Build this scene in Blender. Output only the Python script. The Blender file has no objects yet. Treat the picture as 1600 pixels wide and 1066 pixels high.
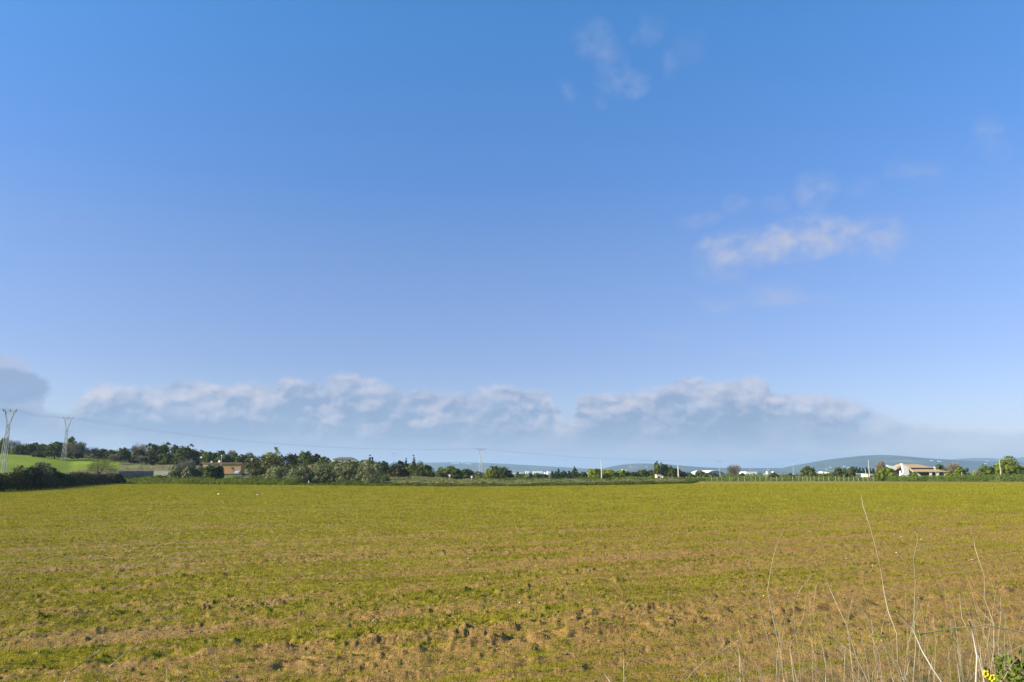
import bpy, math, random
import numpy as np
from mathutils import Vector
random.seed(7); RNG = np.random.default_rng(11)
sc = bpy.context.scene
COL = sc.collection
F = 1155.0; CAMZ = 2.3; PITCH = math.atan((741-533)/F)
CP, SP = math.cos(PITCH), math.sin(PITCH)

# ------------------------------------------------------------------ helpers
def ray(px, py):
    a = (px-800)/F; b = (533-py)/F
    ry = CP-b*SP
    return a/ry, (SP+b*CP)/ry
def at(px, py, Y):
    a, c = ray(px, py)
    return (a*Y, Y, CAMZ+c*Y)
def X_of(px, Y): return ray(px, 741)[0]*Y
def pxw(n, Y): return n/F*Y/1.016

def tag(o, label=None, cat=None, group=None, kind=None):
    if label: o['label'] = label
    if cat: o['category'] = cat
    if group: o['group'] = group
    if kind: o['kind'] = kind
    return o
def link(name, me, mat, parent=None, loc=None):
    o = bpy.data.objects.new(name, me); COL.objects.link(o)
    if mat is not None:
        for m in (mat if isinstance(mat, (list, tuple)) else [mat]): me.materials.append(m)
    if parent: o.parent = parent
    if loc is not None: o.location = loc
    return o
def empty(name, loc, rz=0):
    o = bpy.data.objects.new(name, None); COL.objects.link(o)
    o.location = loc; o.rotation_euler.z = rz; o.empty_display_size = .3
    return o

class MB:
    """collects shapes and builds one mesh"""
    def __init__(s): s.v = []; s.f = []; s.m = []
    def add(s, vs, fs, m=0):
        n = len(s.v); s.v += [tuple(p) for p in vs]
        s.f += [tuple(n+i for i in f) for f in fs]; s.m += [m]*len(fs); return s
    def box(s, x0, x1, y0, y1, z0, z1, m=0):
        return s.add([(x0,y0,z0),(x1,y0,z0),(x1,y1,z0),(x0,y1,z0),(x0,y0,z1),(x1,y0,z1),(x1,y1,z1),(x0,y1,z1)],
              [(0,3,2,1),(4,5,6,7),(0,1,5,4),(1,2,6,5),(2,3,7,6),(3,0,4,7)], m)
    def tube(s, pts, r, n=5, m=0, cap=True):
        pts = [Vector(p) for p in pts]
        rr = r if isinstance(r, (list, tuple)) else [r]*len(pts)
        vs = []; fs = []
        for i, p in enumerate(pts):
            d = (pts[min(i+1, len(pts)-1)]-pts[max(i-1, 0)])
            d = d.normalized() if d.length > 1e-9 else Vector((0,0,1))
            a = d.cross(Vector((0,0,1)) if abs(d.z) < .9 else Vector((1,0,0))).normalized(); b = d.cross(a)
            for k in range(n):
                t = 2*math.pi*k/n
                vs.append(p+(a*math.cos(t)+b*math.sin(t))*rr[i])
        for i in range(len(pts)-1):
            for k in range(n):
                k2 = (k+1) % n
                fs.append((i*n+k, i*n+k2, (i+1)*n+k2, (i+1)*n+k))
        if cap: fs.append(tuple(range(n))); fs.append(tuple((len(pts)-1)*n+k for k in reversed(range(n))))
        return s.add(vs, fs, m)
    def prism(s, poly, y0, y1, m=0):   # poly in (x,z), extruded in y
        n = len(poly)
        vs = [(x, y0, z) for x, z in poly]+[(x, y1, z) for x, z in poly]
        fs = [tuple(range(n)), tuple(reversed(range(n, 2*n)))]+[(i, (i+1) % n+0, (i+1) % n+n, i+n)[::-1] for i in range(n)]
        return s.add(vs, fs, m)
    def build(s, name, mat, parent=None, loc=None, smooth=False):
        me = bpy.data.meshes.new(name); me.from_pydata(s.v, [], s.f)
        if any(s.m): me.polygons.foreach_set('material_index', s.m)
        if smooth: me.polygons.foreach_set('use_smooth', [True]*len(s.f))
        me.update()
        return link(name, me, mat, parent, loc)

def fast_mesh(name, V, Fc, smooth=False, attrs=None):
    """V (n,3) float, Fc (m,k) int"""
    me = bpy.data.meshes.new(name)
    V = np.ascontiguousarray(V, dtype=np.float32); Fc = np.ascontiguousarray(Fc, dtype=np.int32)
    k = Fc.shape[1]
    me.vertices.add(len(V)); me.vertices.foreach_set('co', V.ravel())
    me.loops.add(Fc.size); me.loops.foreach_set('vertex_index', Fc.ravel())
    me.polygons.add(len(Fc)); me.polygons.foreach_set('loop_start', np.arange(0, Fc.size, k, dtype=np.int32))
    me.polygons.foreach_set('loop_total', np.full(len(Fc), k, dtype=np.int32))
    if smooth: me.polygons.foreach_set('use_smooth', np.ones(len(Fc), dtype=bool))
    me.update(calc_edges=True)
    for nm, (dom, arr) in (attrs or {}).items():
        a = me.attributes.new(nm, 'FLOAT', dom); a.data.foreach_set('value', np.ascontiguousarray(arr, dtype=np.float32))
    return me

# value noise
def h2(ix, iy, seed=0):
    n = (ix.astype(np.int64)*374761393 + iy.astype(np.int64)*668265263 + seed*974634777) & 0xffffffff
    n = ((n ^ (n >> 13))*1274126177) & 0xffffffff
    n = (n ^ (n >> 16))
    return (n & 0xffffff)/float(0xffffff)
def vn(x, y, seed=0):
    ix = np.floor(x); iy = np.floor(y); fx = x-ix; fy = y-iy
    fx = fx*fx*(3-2*fx); fy = fy*fy*(3-2*fy)
    a = h2(ix, iy, seed); b = h2(ix+1, iy, seed); c = h2(ix, iy+1, seed); d = h2(ix+1, iy+1, seed)
    return (a*(1-fx)+b*fx)*(1-fy)+(c*(1-fx)+d*fx)*fy
def fbm(x, y, o=4, seed=0):
    t = 0; a = .5; s = 0
    for i in range(o):
        t = t+a*vn(x, y, seed+i*17); s += a; a *= .5; x = x*2.03+11.3; y = y*2.03+5.7
    return t/s
def sstep(a, b, x):
    t = np.clip((x-a)/(b-a), 0, 1); return t*t*(3-2*t)

# ------------------------------------------------------------------ materials
def newmat(name):
    m = bpy.data.materials.new(name); m.use_nodes = True
    nt = m.node_tree; nt.nodes.clear()
    out = nt.nodes.new('ShaderNodeOutputMaterial')
    return m, nt, out
def N(nt, t, **kw):
    n = nt.nodes.new(t)
    for k, v in kw.items(): setattr(n, k, v)
    return n
def noise(nt, vec, scale, detail=4, rough=.6, dist=0):
    n = N(nt, 'ShaderNodeTexNoise'); n.inputs['Scale'].default_value = scale
    n.inputs['Detail'].default_value = detail; n.inputs['Roughness'].default_value = rough
    n.inputs['Distortion'].default_value = dist
    nt.links.new(vec, n.inputs['Vector']); return n.outputs['Fac']
def ramp(nt, fac, stops):
    r = N(nt, 'ShaderNodeValToRGB'); e = r.color_ramp.elements
    while len(e) > len(stops): e.remove(e[-1])
    while len(e) < len(stops): e.new(.5)
    for el, (p, c) in zip(e, stops):
        el.position = p; el.color = (c if len(c) == 4 else (*c, 1)) if hasattr(c, '__len__') else (c, c, c, 1)
    nt.links.new(fac, r.inputs[0]); return r.outputs[0]
def mixc(nt, fac, a, b):
    m = N(nt, 'ShaderNodeMix', data_type='RGBA')
    for s, v in ((m.inputs[0], fac), (m.inputs[6], a), (m.inputs[7], b)):
        if isinstance(v, bpy.types.NodeSocket): nt.links.new(v, s)
        else: s.default_value = v if not hasattr(v, '__len__') or len(v) == 4 else (*v, 1)
    return m.outputs[2]
def math_(nt, op, a, b=None, c=None, clamp=False):
    m = N(nt, 'ShaderNodeMath', operation=op); m.use_clamp = clamp
    for i, v in enumerate((a, b, c)):
        if v is None: continue
        if isinstance(v, bpy.types.NodeSocket): nt.links.new(v, m.inputs[i])
        else: m.inputs[i].default_value = v
    return m.outputs[0]
def mapping(nt, vec, scale=(1,1,1), rot=(0,0,0), loc=(0,0,0)):
    m = N(nt, 'ShaderNodeMapping'); m.inputs['Scale'].default_value = scale
    m.inputs['Rotation'].default_value = rot; m.inputs['Location'].default_value = loc
    nt.links.new(vec, m.inputs['Vector']); return m.outputs[0]

def paint(name, c, rough=.8, var=.18, scale=1.5, bump=.0, metal=0):
    m, nt, out = newmat(name)
    tc = N(nt, 'ShaderNodeTexCoord').outputs['Object']
    f = noise(nt, tc, scale, 6, .65)
    f2 = noise(nt, mapping(nt, tc, (1, 1, .25)), scale*3, 3, .6)
    a = tuple(x*(1-var) for x in c); b = tuple(min(1, x*(1+var)) for x in c)
    col = ramp(nt, f, [(.3, a), (.7, b)])
    col = mixc(nt, math_(nt, 'MULTIPLY', ramp(nt, f2, [(.5, 0.), (.8, 1.)]), .35), col, tuple(x*.6 for x in c))
    p = N(nt, 'ShaderNodeBsdfPrincipled'); nt.links.new(col, p.inputs['Base Color'])
    p.inputs['Roughness'].default_value = rough; p.inputs['Metallic'].default_value = metal
    p.inputs['Specular IOR Level'].default_value = .3
    if bump:
        b_ = N(nt, 'ShaderNodeBump'); b_.inputs['Strength'].default_value = bump; b_.inputs['Distance'].default_value = .05
        nt.links.new(f, b_.inputs['Height']); nt.links.new(b_.outputs[0], p.inputs['Normal'])
    nt.links.new(p.outputs[0], out.inputs[0]); return m

def foliage(name, dark, light, transl=.3):
    m, nt, out = newmat(name)
    a = N(nt, 'ShaderNodeAttribute', attribute_name='tone')
    oi = N(nt, 'ShaderNodeObjectInfo')
    f = math_(nt, 'ADD', a.outputs['Fac'], math_(nt, 'MULTIPLY_ADD', oi.outputs['Random'], .24, -.12), clamp=True)
    col = ramp(nt, f, [(0., dark), (.55, tuple((p+q)/2 for p, q in zip(dark, light))), (1., light)])
    d = N(nt, 'ShaderNodeBsdfDiffuse'); t = N(nt, 'ShaderNodeBsdfTranslucent')
    nt.links.new(col, d.inputs[0]); nt.links.new(col, t.inputs[0])
    mx = N(nt, 'ShaderNodeMixShader'); mx.inputs[0].default_value = transl
    nt.links.new(d.outputs[0], mx.inputs[1]); nt.links.new(t.outputs[0], mx.inputs[2])
    nt.links.new(mx.outputs[0], out.inputs[0]); return m

M = {}
M['oak'] = foliage('oak_foliage', (0.031,0.041,0.013), (0.152,0.172,0.045), .2)
M['carob'] = foliage('carob_foliage', (0.029,0.030,0.013), (0.123,0.110,0.043), .15)
M['olive'] = foliage('olive_foliage', (0.102,0.117,0.050), (0.305,0.323,0.150), .2)
M['pine'] = foliage('pine_foliage', (0.043,0.062,0.015), (0.189,0.234,0.053), .25)
M['cypress'] = foliage('cypress_foliage', (0.025,0.040,0.015), (0.075,0.106,0.031), .15)
M['bright'] = foliage('spring_foliage', (0.109,0.145,0.013), (0.306,0.363,0.033), .35)
M['lime'] = foliage('yellow_green_foliage', (.16,.18,.012), (.36,.37,.03), .35)
M['twig'] = foliage('bare_twigs', (.13,.12,.085), (.30,.28,.20), .1)
M['twig_brown'] = foliage('brown_twigs', (.17,.13,.09), (.34,.27,.19), .1)
M['sparse'] = foliage('budding_twigs', (.10,.11,.035), (.25,.27,.08), .3)
M['hedge'] = foliage('hedge_foliage', (0.024,0.024,0.010), (0.090,0.086,0.033), .12)
M['weed'] = foliage('verge_weeds', (0.046,0.068,0.012), (0.186,0.231,0.035), .3)
M['weed_r'] = foliage('lush_weeds', (.075,.110,.016), (.210,.270,.045), .3)
M['reed'] = foliage('dry_reeds', (.19,.17,.09), (.42,.39,.22), .25)
M['scrub'] = foliage('scrub', (0.099,0.105,0.035), (0.278,0.275,0.110), .25)
M['sprout'] = foliage('sprouting_crop', (.155,.158,.012), (.35,.325,.032), .35)
M['bark'] = paint('bark', (.11,.085,.06), .9, .3, 3)
M['stalk'] = paint('dry_stalk_skin', (.40,.33,.22), .75, .30, 9)
M['stalk_white'] = paint('bleached_stalk_skin', (.50,.45,.36), .75, .22, 9)
M['stalk_dark'] = paint('weathered_stalk_skin', (.25,.22,.15), .8, .35, 9)
M['steel'] = paint('galvanised_steel', (.42,.43,.40), .6, .15, .6, metal=.2)
M['insul'] = paint('insulator_glass', (.16,.18,.17), .3, .1)
M['wire'] = paint('conductor', (.16,.17,.19), .5, .1)
M['concrete'] = paint('pole_concrete', (.50,.48,.42), .85, .15, 1)
M['wood'] = paint('weathered_wood', (.42,.38,.28), .85, .25, 2)
M['white'] = paint('white_render', (.80,.79,.76), .8, .07, .4)
M['cream'] = paint('cream_render', (.70,.62,.44), .85, .12, .5)
M['orange'] = paint('ochre_render', (.56,.32,.14), .85, .10, .35)
M['rose'] = paint('rose_render', (.68,.56,.46), .85, .1, .5)
M['tile'] = paint('clay_roof_tiles', (.43,.30,.15), .85, .3, 1.6)
M['tile_dark'] = paint('old_roof_tiles', (.15,.125,.10), .9, .25, 1.2)
M['dark'] = paint('dark_opening', (.035,.035,.035), .5, .2)
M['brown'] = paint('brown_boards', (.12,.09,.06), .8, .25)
M['blue'] = paint('blue_grey_sheet', (.30,.40,.55), .5, .08, .3)
M['sheet'] = paint('pale_sheet_roof', (.72,.76,.80), .45, .06, .3)
M['stone'] = paint('field_stone', (.17,.165,.145), .9, .3, 2.5, .5)
M['greywall'] = paint('grey_block_wall', (.24,.25,.25), .9, .2, 1.5)
M['hut'] = paint('pale_block', (.40,.385,.25), .9, .2, 1.5)
M['chalk'] = paint('pale_stone', (.66,.58,.46), .9, .2, 8)
M['clod'] = paint('soil_clod', (.27,.155,.080), .95, .25, 8)
M['yellow'] = paint('yellow_petals', (.70,.56,.03), .8, .08, 20)
M['plastic'] = paint('white_scrap', (.82,.84,.88), .5, .05, 5)

# ------------------------------------------------------------------ terrain
EDGE = [(-400,-70,60),(-60,-64,80)]   # placeholder, see boundary below
BP = [(-1.05,62),(-.95,66),(-.80,85)]
# far boundary of the sown field: (photo column, distance along the view axis)
BND = [(-900,40),(-500,52),(-250,68),(0,97),(60,112),(120,140),(175,176),(200,186),(300,168),(420,158),(540,150),
       (700,138),(820,142),(930,152),(1000,162),(1072,180),(1088,228),(1200,240),(1300,246),(1400,240),(1500,235),(1620,233),(1900,225),(2500,190)]
bt = np.array([X_of(p, 1.) for p, _ in BND]); bY = np.array([d for _, d in BND], float)
def Yb(t): return np.interp(t, bt, bY)

def dist_out(x, y):
    """rough metres outside the sown field"""
    t = x/np.maximum(y, 1.); yb = Yb(t)
    return (y-yb)*np.interp(t, [X_of(110, 1.), X_of(260, 1.)], [.42, .95])
def zt(x, y):
    x = np.asarray(x, float); y = np.asarray(y, float)
    A = np.interp(x, [-420,-260,-180,-150,-124,-84,-50,-10], [13,10.5,9.2,7.2,5.0,3.6,1.6,0])
    d = dist_out(x, y)
    z = A*sstep(0, 68, d)*(y > 20)
    z = z*(1-.5*sstep(450, 1200, y))
    return z
def bank(x, y):
    r = np.sqrt(x*x*.35+y*y)
    return .75*(1-sstep(2.6, 5.2, y+.15*np.abs(x)+.35*np.sin(x*1.3)))*(np.abs(x) < 60)
TR = math.radians(24.)
def uv(x, y):
    w = 1.1*(fbm(x*.045+3, y*.045, 2, 91)-.5)*2*sstep(6, 40, y)
    return x*math.cos(TR)+y*math.sin(TR), -x*math.sin(TR)+y*math.cos(TR)+w
TRK = [(8.1,.5,.8),(10.15,1,.9),(11.25,.8,.6),(12.9,.6,.7),(14.6,.7,.9),(16.2,.5,.5),(18.3,.6,.8),(21.4,.9,.9),(22.9,.7,.7),(25.5,.6,.6),(28,.7,.8),(29.6,.8,.8),(33.5,.7,.6),(38,.7,.8),(39.8,.7,.6),(46,.7,.6),(55,.8,.6),(57,.6,.6),(68,.8,.6)]
def field_h(x, y):
    u, v = uv(x, y)
    n1 = fbm(x*2.1, y*2.1, 3, 1)-.5
    n2 = fbm(x*7.5, y*7.5, 3, 5)-.5
    n3 = fbm(u*1.2, v*4.6, 3, 9)-.5
    big = fbm(x*.22, y*.22, 2, 19)-.5
    rough = .55+.9*vn(u*.22, v*.8, 33)
    h = .030*n1+.038*n2*rough+.045*n3*rough+.09*big
    h += .017*np.sin(v*2*math.pi/.62)*rough
    h += .021*sstep(.60, .74, fbm(x*7.2, y*7.2, 3, 15))*rough*(.2+1.1*vn(u*.2, v*1.4, 16))-.016*sstep(.60, .74, fbm(x*5.1+7, y*5.1, 3, 25))*rough
    for v0, a, lug in TRK:
        dv = v-v0
        mod = .30+1.0*sstep(.38, .68, vn(u*.32+v0*3.1, v0+0*u, 45))
        core = np.exp(-(dv/.16)**4); rim = np.exp(-((dv+.26)/.12)**2)
        lg = sstep(.30, .62, .5+.5*np.sin(u*2*math.pi/.58+dv*6+5*vn(u*.5, u*0+v0, 7)))*sstep(.2, .45, vn(u*1.1+v0, v*2.2, 71))
        h += a*mod*(-.085*core*(.15+lug*lg)+.045*rim*(.2+1.1*sstep(.35, .7, vn(u*3.6, v*4.2, 77))))
    for k in range(34):
        vk = 6.4+k*1.37+.5*math.sin(k*2.3); h = h-.030*np.exp(-((v-vk)/.07)**2)*(.4+.9*vn(u*1.7, v*0+k, 68))
    return h
def cover_f(x, y):
    """how much of the soil the young crop hides"""
    u, v = uv(x, y)
    c = .14*vn(u*.05, v*1.5, 60)+.36*vn(u*.09+5, v*3.6, 64)+.16*fbm(u*.45+9, v*1.2, 3, 61)+.34*fbm(x*2.9, y*2.9, 3, 62)
    rows = (.02+.06*vn(u*.05, v*.5, 66))*np.cos(v*2*math.pi/.66)
    for v0, a_, l_ in TRK: rows = rows-.065*a_*np.exp(-((v-v0)/.2)**2)+.05*np.exp(-((v-v0-.45)/.2)**2)
    for k in range(34):          # narrow drill lines
        vk = 6.4+k*1.37+.5*math.sin(k*2.3); rows = rows-(.26*sstep(.25, .6, vn(u*.07+k*3.7, v*0+k, 67)))*np.exp(-((v-vk)/.075)**2)
    side = -.115*sstep(-3, 10, x-.25*(y-15))*(1-sstep(28, 60, y))+.0*x
    far = .035+.15*sstep(9, 48, y)
    return np.clip((c+rows+side+far-.485)*3.1+.40, 0, 1)

# --- sown field sheet (finer near the viewer's bank)
def build_field():
    th = np.radians(np.concatenate([np.linspace(-68, -40, 141)[:-1], np.linspace(-40, 40, 1000), np.linspace(40, 68, 141)[1:]])); t = np.tan(th)
    nr = 860; s = np.linspace(0, 1, nr)[:, None]
    R = Yb(t)[None, :]
    y0 = 1.2
    # slow start, then geometric
    k = 151; Rs = np.convolve(np.pad(R[0], k//2, 'edge'), np.ones(k)/k, 'valid')[None, :]
    Y = y0*np.power(Rs/y0, s**.80)+(R-Rs)*s**14
    Xg = t[None, :]*Y
    fade = 1-sstep(-5, -.3, (Y-R))
    H = field_h(Xg, Y)
    Z = H*fade*(1-.5*sstep(60, 150, Y))*(1+.25*(1-sstep(10, 25, Y)))+bank(Xg, Y)+.035*fade
    Z = Z-.12*(1-fade)
    cov = cover_f(Xg, Y)
    V = np.stack([Xg, Y, Z], -1).reshape(-1, 3)
    nt_ = len(t); i = np.arange(nr-1)[:, None]*nt_+np.arange(nt_-1)[None, :]
    Fc = np.stack([i, i+1, i+nt_+1, i+nt_], -1).reshape(-1, 4)
    me = fast_mesh('field', V, Fc, True, {'cover': ('POINT', cov.ravel()), 'relief': ('POINT', H.ravel())})
    m, nt, out = newmat('sown_soil')
    tc = N(nt, 'ShaderNodeTexCoord').outputs['Object']
    cov = N(nt, 'ShaderNodeAttribute', attribute_name='cover').outputs['Fac']
    rel = N(nt, 'ShaderNodeAttribute', attribute_name='relief').outputs['Fac']
    fine = noise(nt, tc, 22, 5, .7); mid = noise(nt, tc, 2.2, 5, .65); big = noise(nt, tc, .05, 4, .6)
    soil = ramp(nt, fine, [(.25, (.21,.112,.040)), (.5, (.345,.205,.068)), (.75, (.455,.30,.125))])
    dry = ramp(nt, fine, [(.25, (.16,.125,.075)), (.75, (.34,.28,.18))])       # greyish trash-covered patches on the left
    sx = N(nt, 'ShaderNodeSeparateXYZ'); nt.links.new(tc, sx.inputs[0])
    left = N(nt, 'ShaderNodeMapRange'); left.inputs[1].default_value = 0; left.inputs[2].default_value = -14; nt.links.new(sx.outputs[0], left.inputs[0])
    lm = math_(nt, 'MULTIPLY', left.outputs[0], ramp(nt, mid, [(.40, 0.), (.62, .85)]))
    soil = mixc(nt, lm, soil, dry)
    green = ramp(nt, noise(nt, tc, 6, 4, .7), [(.3, (.175,.165,.012)), (.7, (.29,.26,.024))])
    # thin crop: speckled near, closed far off
    yy = N(nt, 'ShaderNodeMapRange'); yy.inputs[1].default_value = 18; yy.inputs[2].default_value = 110; yy.inputs[3].default_value = 0; yy.inputs[4].default_value = 1
    nt.links.new(sx.outputs[1], yy.inputs[0])
    spk = math_(nt, 'ADD', noise(nt, tc, 14, 3, .7), math_(nt, 'MULTIPLY_ADD', cov, .42, -.24))
    near = ramp(nt, spk, [(.50, 0.), (.60, 1.)])
    nearf = math_(nt, 'MULTIPLY', near, .75)
    streak = noise(nt, mapping(nt, tc, (.035, .35, 1), (0, 0, -TR)), 1, 4, .6)
    farf = math_(nt, 'MULTIPLY_ADD', cov, .38, .30)
    farf = math_(nt, 'ADD', farf, math_(nt, 'MULTIPLY_ADD', streak, .9, -.45), clamp=True)
    fac = N(nt, 'ShaderNodeMix'); nt.links.new(yy.outputs[0], fac.inputs[0]); nt.links.new(nearf, fac.inputs[2]); nt.links.new(farf, fac.inputs[3])
    col = mixc(nt, fac.outputs[0], soil, green)
    col = mixc(nt, math_(nt, 'MULTIPLY', ramp(nt, big, [(.4, 0.), (.65, 1.)]), .22), col, (.23,.20,.05))
    p = N(nt, 'ShaderNodeBsdfPrincipled'); nt.links.new(col, p.inputs['Base Color']); p.inputs['Roughness'].default_value = 1
    p.inputs['Specular IOR Level'].default_value = 0
    b = N(nt, 'ShaderNodeBump'); b.inputs['Strength'].default_value = .9; b.inputs['Distance'].default_value = .03
    nt.links.new(math_(nt, 'ADD', fine, noise(nt, tc, 55, 3, .7)), b.inputs['Height'])
    b2 = N(nt, 'ShaderNodeBump'); b2.inputs['Strength'].default_value = .8; b2.inputs['Distance'].default_value = .10
    nt.links.new(noise(nt, tc, 3.2, 4, .7), b2.inputs['Height']); nt.links.new(b2.outputs[0], b.inputs['Normal'])
    nt.links.new(b.outputs[0], p.inputs['Normal'])
    nt.links.new(p.outputs[0], out.inputs[0])
    o = link('field', me, m); tag(o, 'reddish brown sown field with thin green crop sprouting in rows', kind='structure')
build_field()

# --- the land beyond
def build_land():
    t = np.tan(np.radians(np.concatenate([np.linspace(-82, -50, 65)[:-1], np.linspace(-50, 50, 520), np.linspace(50, 82, 65)[1:]])))
    lead = np.array([-60, -30, 0, 10, 30, 45.]); Y = np.concatenate([lead, 60*np.power(14000/60., np.linspace(0, 1, 330))])
    YY = np.repeat(Y[:, None], len(t), 1)
    XX = np.where(YY > 0, 1, 1)*t[None, :]*np.maximum(YY, 60)
    inside = (YY < Yb(t)[None, :]+1.5) & (YY > -1) & (np.abs(t)[None, :] < math.tan(math.radians(68.2)))
    Z = zt(XX, YY)+.35*(fbm(XX*.02, YY*.02, 3, 4)-.5)*sstep(5, 40, YY-Yb(t)[None, :])-.32*inside
    V = np.stack([XX, YY, Z], -1).reshape(-1, 3); n = len(t)
    i = np.arange(len(Y)-1)[:, None]*n+np.arange(n-1)[None, :]
    Fc = np.stack([i, i+1, i+n+1, i+n], -1).reshape(-1, 4)
    c = V[Fc].mean(1); tt = c[:, 0]/np.maximum(c[:, 1], 1)
    gf = (tt < X_of(186, 1.)) & (c[:, 1] > Yb(tt)+1.5) & (c[:, 1] < 300) & (tt > -1.5) & (c[:, 1] > 30)
    md = (tt > X_of(596, 1.)) & (tt < X_of(1100, 1.)) & (c[:, 1] > Yb(tt)+1.5) & (c[:, 1] < 330)
    def sub(mask):
        f = Fc[mask]; idx, inv = np.unique(f.ravel(), return_inverse=True)
        return V[idx], inv.reshape(f.shape)
    def gmat(name, stops, sc_=.08, fine=1.2):
        m, nt, out = newmat(name); tc = N(nt, 'ShaderNodeTexCoord').outputs['Object']
        f = math_(nt, 'ADD', math_(nt, 'MULTIPLY', noise(nt, mapping(nt, tc, (1, .5, 1)), sc_, 5, .6), .7), math_(nt, 'MULTIPLY', noise(nt, tc, fine, 4, .7), .3))
        col = ramp(nt, f, stops)
        p = N(nt, 'ShaderNodeBsdfPrincipled'); p.inputs['Roughness'].default_value = .95; p.inputs['Specular IOR Level'].default_value = .1
        nt.links.new(col, p.inputs['Base Color'])
        b = N(nt, 'ShaderNodeBump'); b.inputs['Strength'].default_value = .6; b.inputs['Distance'].default_value = .3
        nt.links.new(noise(nt, tc, 1.7, 4, .7), b.inputs['Height']); nt.links.new(b.outputs[0], p.inputs['Normal'])
        nt.links.new(p.outputs[0], out.inputs[0]); return m
    o = link('green_field', fast_mesh('green_field', *sub(gf), True), gmat('fresh_grass', [(.30, (.135,.185,.012)), (.48, (.18,.235,.014)), (.58, (.215,.27,.018)), (.72, (.28,.29,.05))]))
    tag(o, 'bright green grass field rising behind the dark hedge', kind='structure')
    o = link('meadow', fast_mesh('meadow', *sub(md & ~gf), True), gmat('meadow_grass', [(.35, (.19,.20,.06)), (.5, (.28,.25,.11)), (.62, (.15,.18,.04)), (.75, (.36,.31,.17))], .05, .6))
    tag(o, 'rough grass land between the sown field and the far trees', kind='structure')
    o = link('ground', fast_mesh('ground', *sub(~gf & ~md), True), gmat('far_land', [(.35, (.07,.09,.028)), (.5, (.12,.15,.045)), (.62, (.20,.18,.08)), (.7, (.06,.08,.03))], .004, .05))
    tag(o, 'flat farmland reaching to the foot of the hills', kind='structure')
build_land()

def build_hill(poly, D, depth, name, label, seed):
    px = np.array([p for p, _ in poly]); py = np.array([q for _, q in poly])
    t = np.linspace(X_of(px[0], 1.), X_of(px[-1], 1.), 260)
    tp = np.array([X_of(p, 1.) for p in px]); hh = np.interp(t, tp, (741-py)/F/1.032*D+CAMZ)
    k = np.ones(9)/9; hh = np.convolve(np.pad(hh, 4, 'edge'), k, 'valid')
    s = np.linspace(-1, 1, 90)
    Y = D+s[:, None]*depth+0*t[None, :]; X = t[None, :]*D*(1+.0*s[:, None])
    prof = np.where(s < 0, (1-np.abs(s)**1.5), 1-np.abs(s)**2)[:, None]
    rg = fbm(X/700., Y/500., 4, seed)-.5
    rel = prof+.9*rg*prof*(1-prof)*1.6
    Z = hh[None, :]*rel*(1+.02*(fbm(X/90., Y/90., 3, seed+3)-.5)) - 3
    V = np.stack([X, Y, Z], -1).reshape(-1, 3); n = len(t)
    i = np.arange(len(s)-1)[:, None]*n+np.arange(n-1)[None, :]
    Fc = np.stack([i, i+1, i+n+1, i+n], -1).reshape(-1, 4)
    o = link(name, fast_mesh(name, V, Fc, True), M['hill']); tag(o, label, kind='structure'); return o
def hillmat():
    m, nt, out = newmat('hill_cover'); tc = N(nt, 'ShaderNodeTexCoord').outputs['Object']
    f = noise(nt, tc, .0035, 6, .65); g = noise(nt, tc, .02, 5, .75)
    col = ramp(nt, f, [(.35, (.030,.045,.020)), (.52, (.055,.075,.030)), (.62, (.12,.13,.055)), (.72, (.20,.18,.10))])
    col = mixc(nt, ramp(nt, g, [(.5, 0.), (.62, .6)]), col, (.025,.035,.015))
    p = N(nt, 'ShaderNodeBsdfPrincipled'); p.inputs['Roughness'].default_value = 1; p.inputs['Specular IOR Level'].default_value = 0
    nt.links.new(col, p.inputs['Base Color']); nt.links.new(p.outputs[0], out.inputs[0]); return m
M['hill'] = hillmat()
build_hill([(470,741),(540,732),(600,725),(640,723),(700,722),(760,723),(800,725),(850,728),(900,731),(960,734),(1000,738),(1020,741)], 8200, 1700, 'hills', 'long low blue hills behind the centre of the tree line', 3)
build_hill([(905,742),(930,736),(955,729),(975,725),(1000,723.5),(1030,724),(1060,727),(1100,730),(1150,731),(1200,731),(1250,731),(1300,733),(1350,742)], 6600, 1300, 'hills', 'low green blue hill right of the centre', 8)
build_hill([(1470,730),(1500,717),(1530,715),(1570,718),(1600,719),(1630,712),(1700,704),(1800,720),(1900,741)], 9500, 1800, 'hills', 'pale farthest hills at the right edge', 15)
build_hill([(1190,742),(1230,733),(1262,728),(1290,720),(1315,715.5),(1345,712),(1375,710),(1395,711),(1420,714),(1460,717),(1520,720),(1600,722),(1700,728),(1800,741)], 6200, 1300, 'hills', 'highest rounded hill behind the white houses on the right', 21)

# ------------------------------------------------------------------ leaves
def leaf_quads(C, Nrm, size, rng, asp=1.0, up=0.):
    n = len(C)
    r = rng.normal(size=(n, 3)); nn = Nrm+.75*r/np.linalg.norm(r, axis=1, keepdims=True)
    nn /= np.linalg.norm(nn, axis=1, keepdims=True)+1e-9
    a = np.cross(nn, rng.normal(size=(n, 3))+np.array([0, 0, up])[None]*0); a /= np.linalg.norm(a, axis=1, keepdims=True)+1e-9
    if up:
        a = np.tile([0, 0, 1.], (n, 1))+rng.normal(size=(n, 3))*up; a /= np.linalg.norm(a, axis=1, keepdims=True)
        nn = np.cross(a, rng.normal(size=(n, 3))); nn /= np.linalg.norm(nn, axis=1, keepdims=True)
    b = np.cross(nn, a)
    s = (size*rng.uniform(.6, 1.3, n))[:, None]
    a = a*s*asp; b = b*s
    V = np.stack([C-a*.5, C+b*.42, C+a*.5, C-b*.42], 1).reshape(-1, 3)
    return V, np.arange(4*n).reshape(n, 4)
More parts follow.
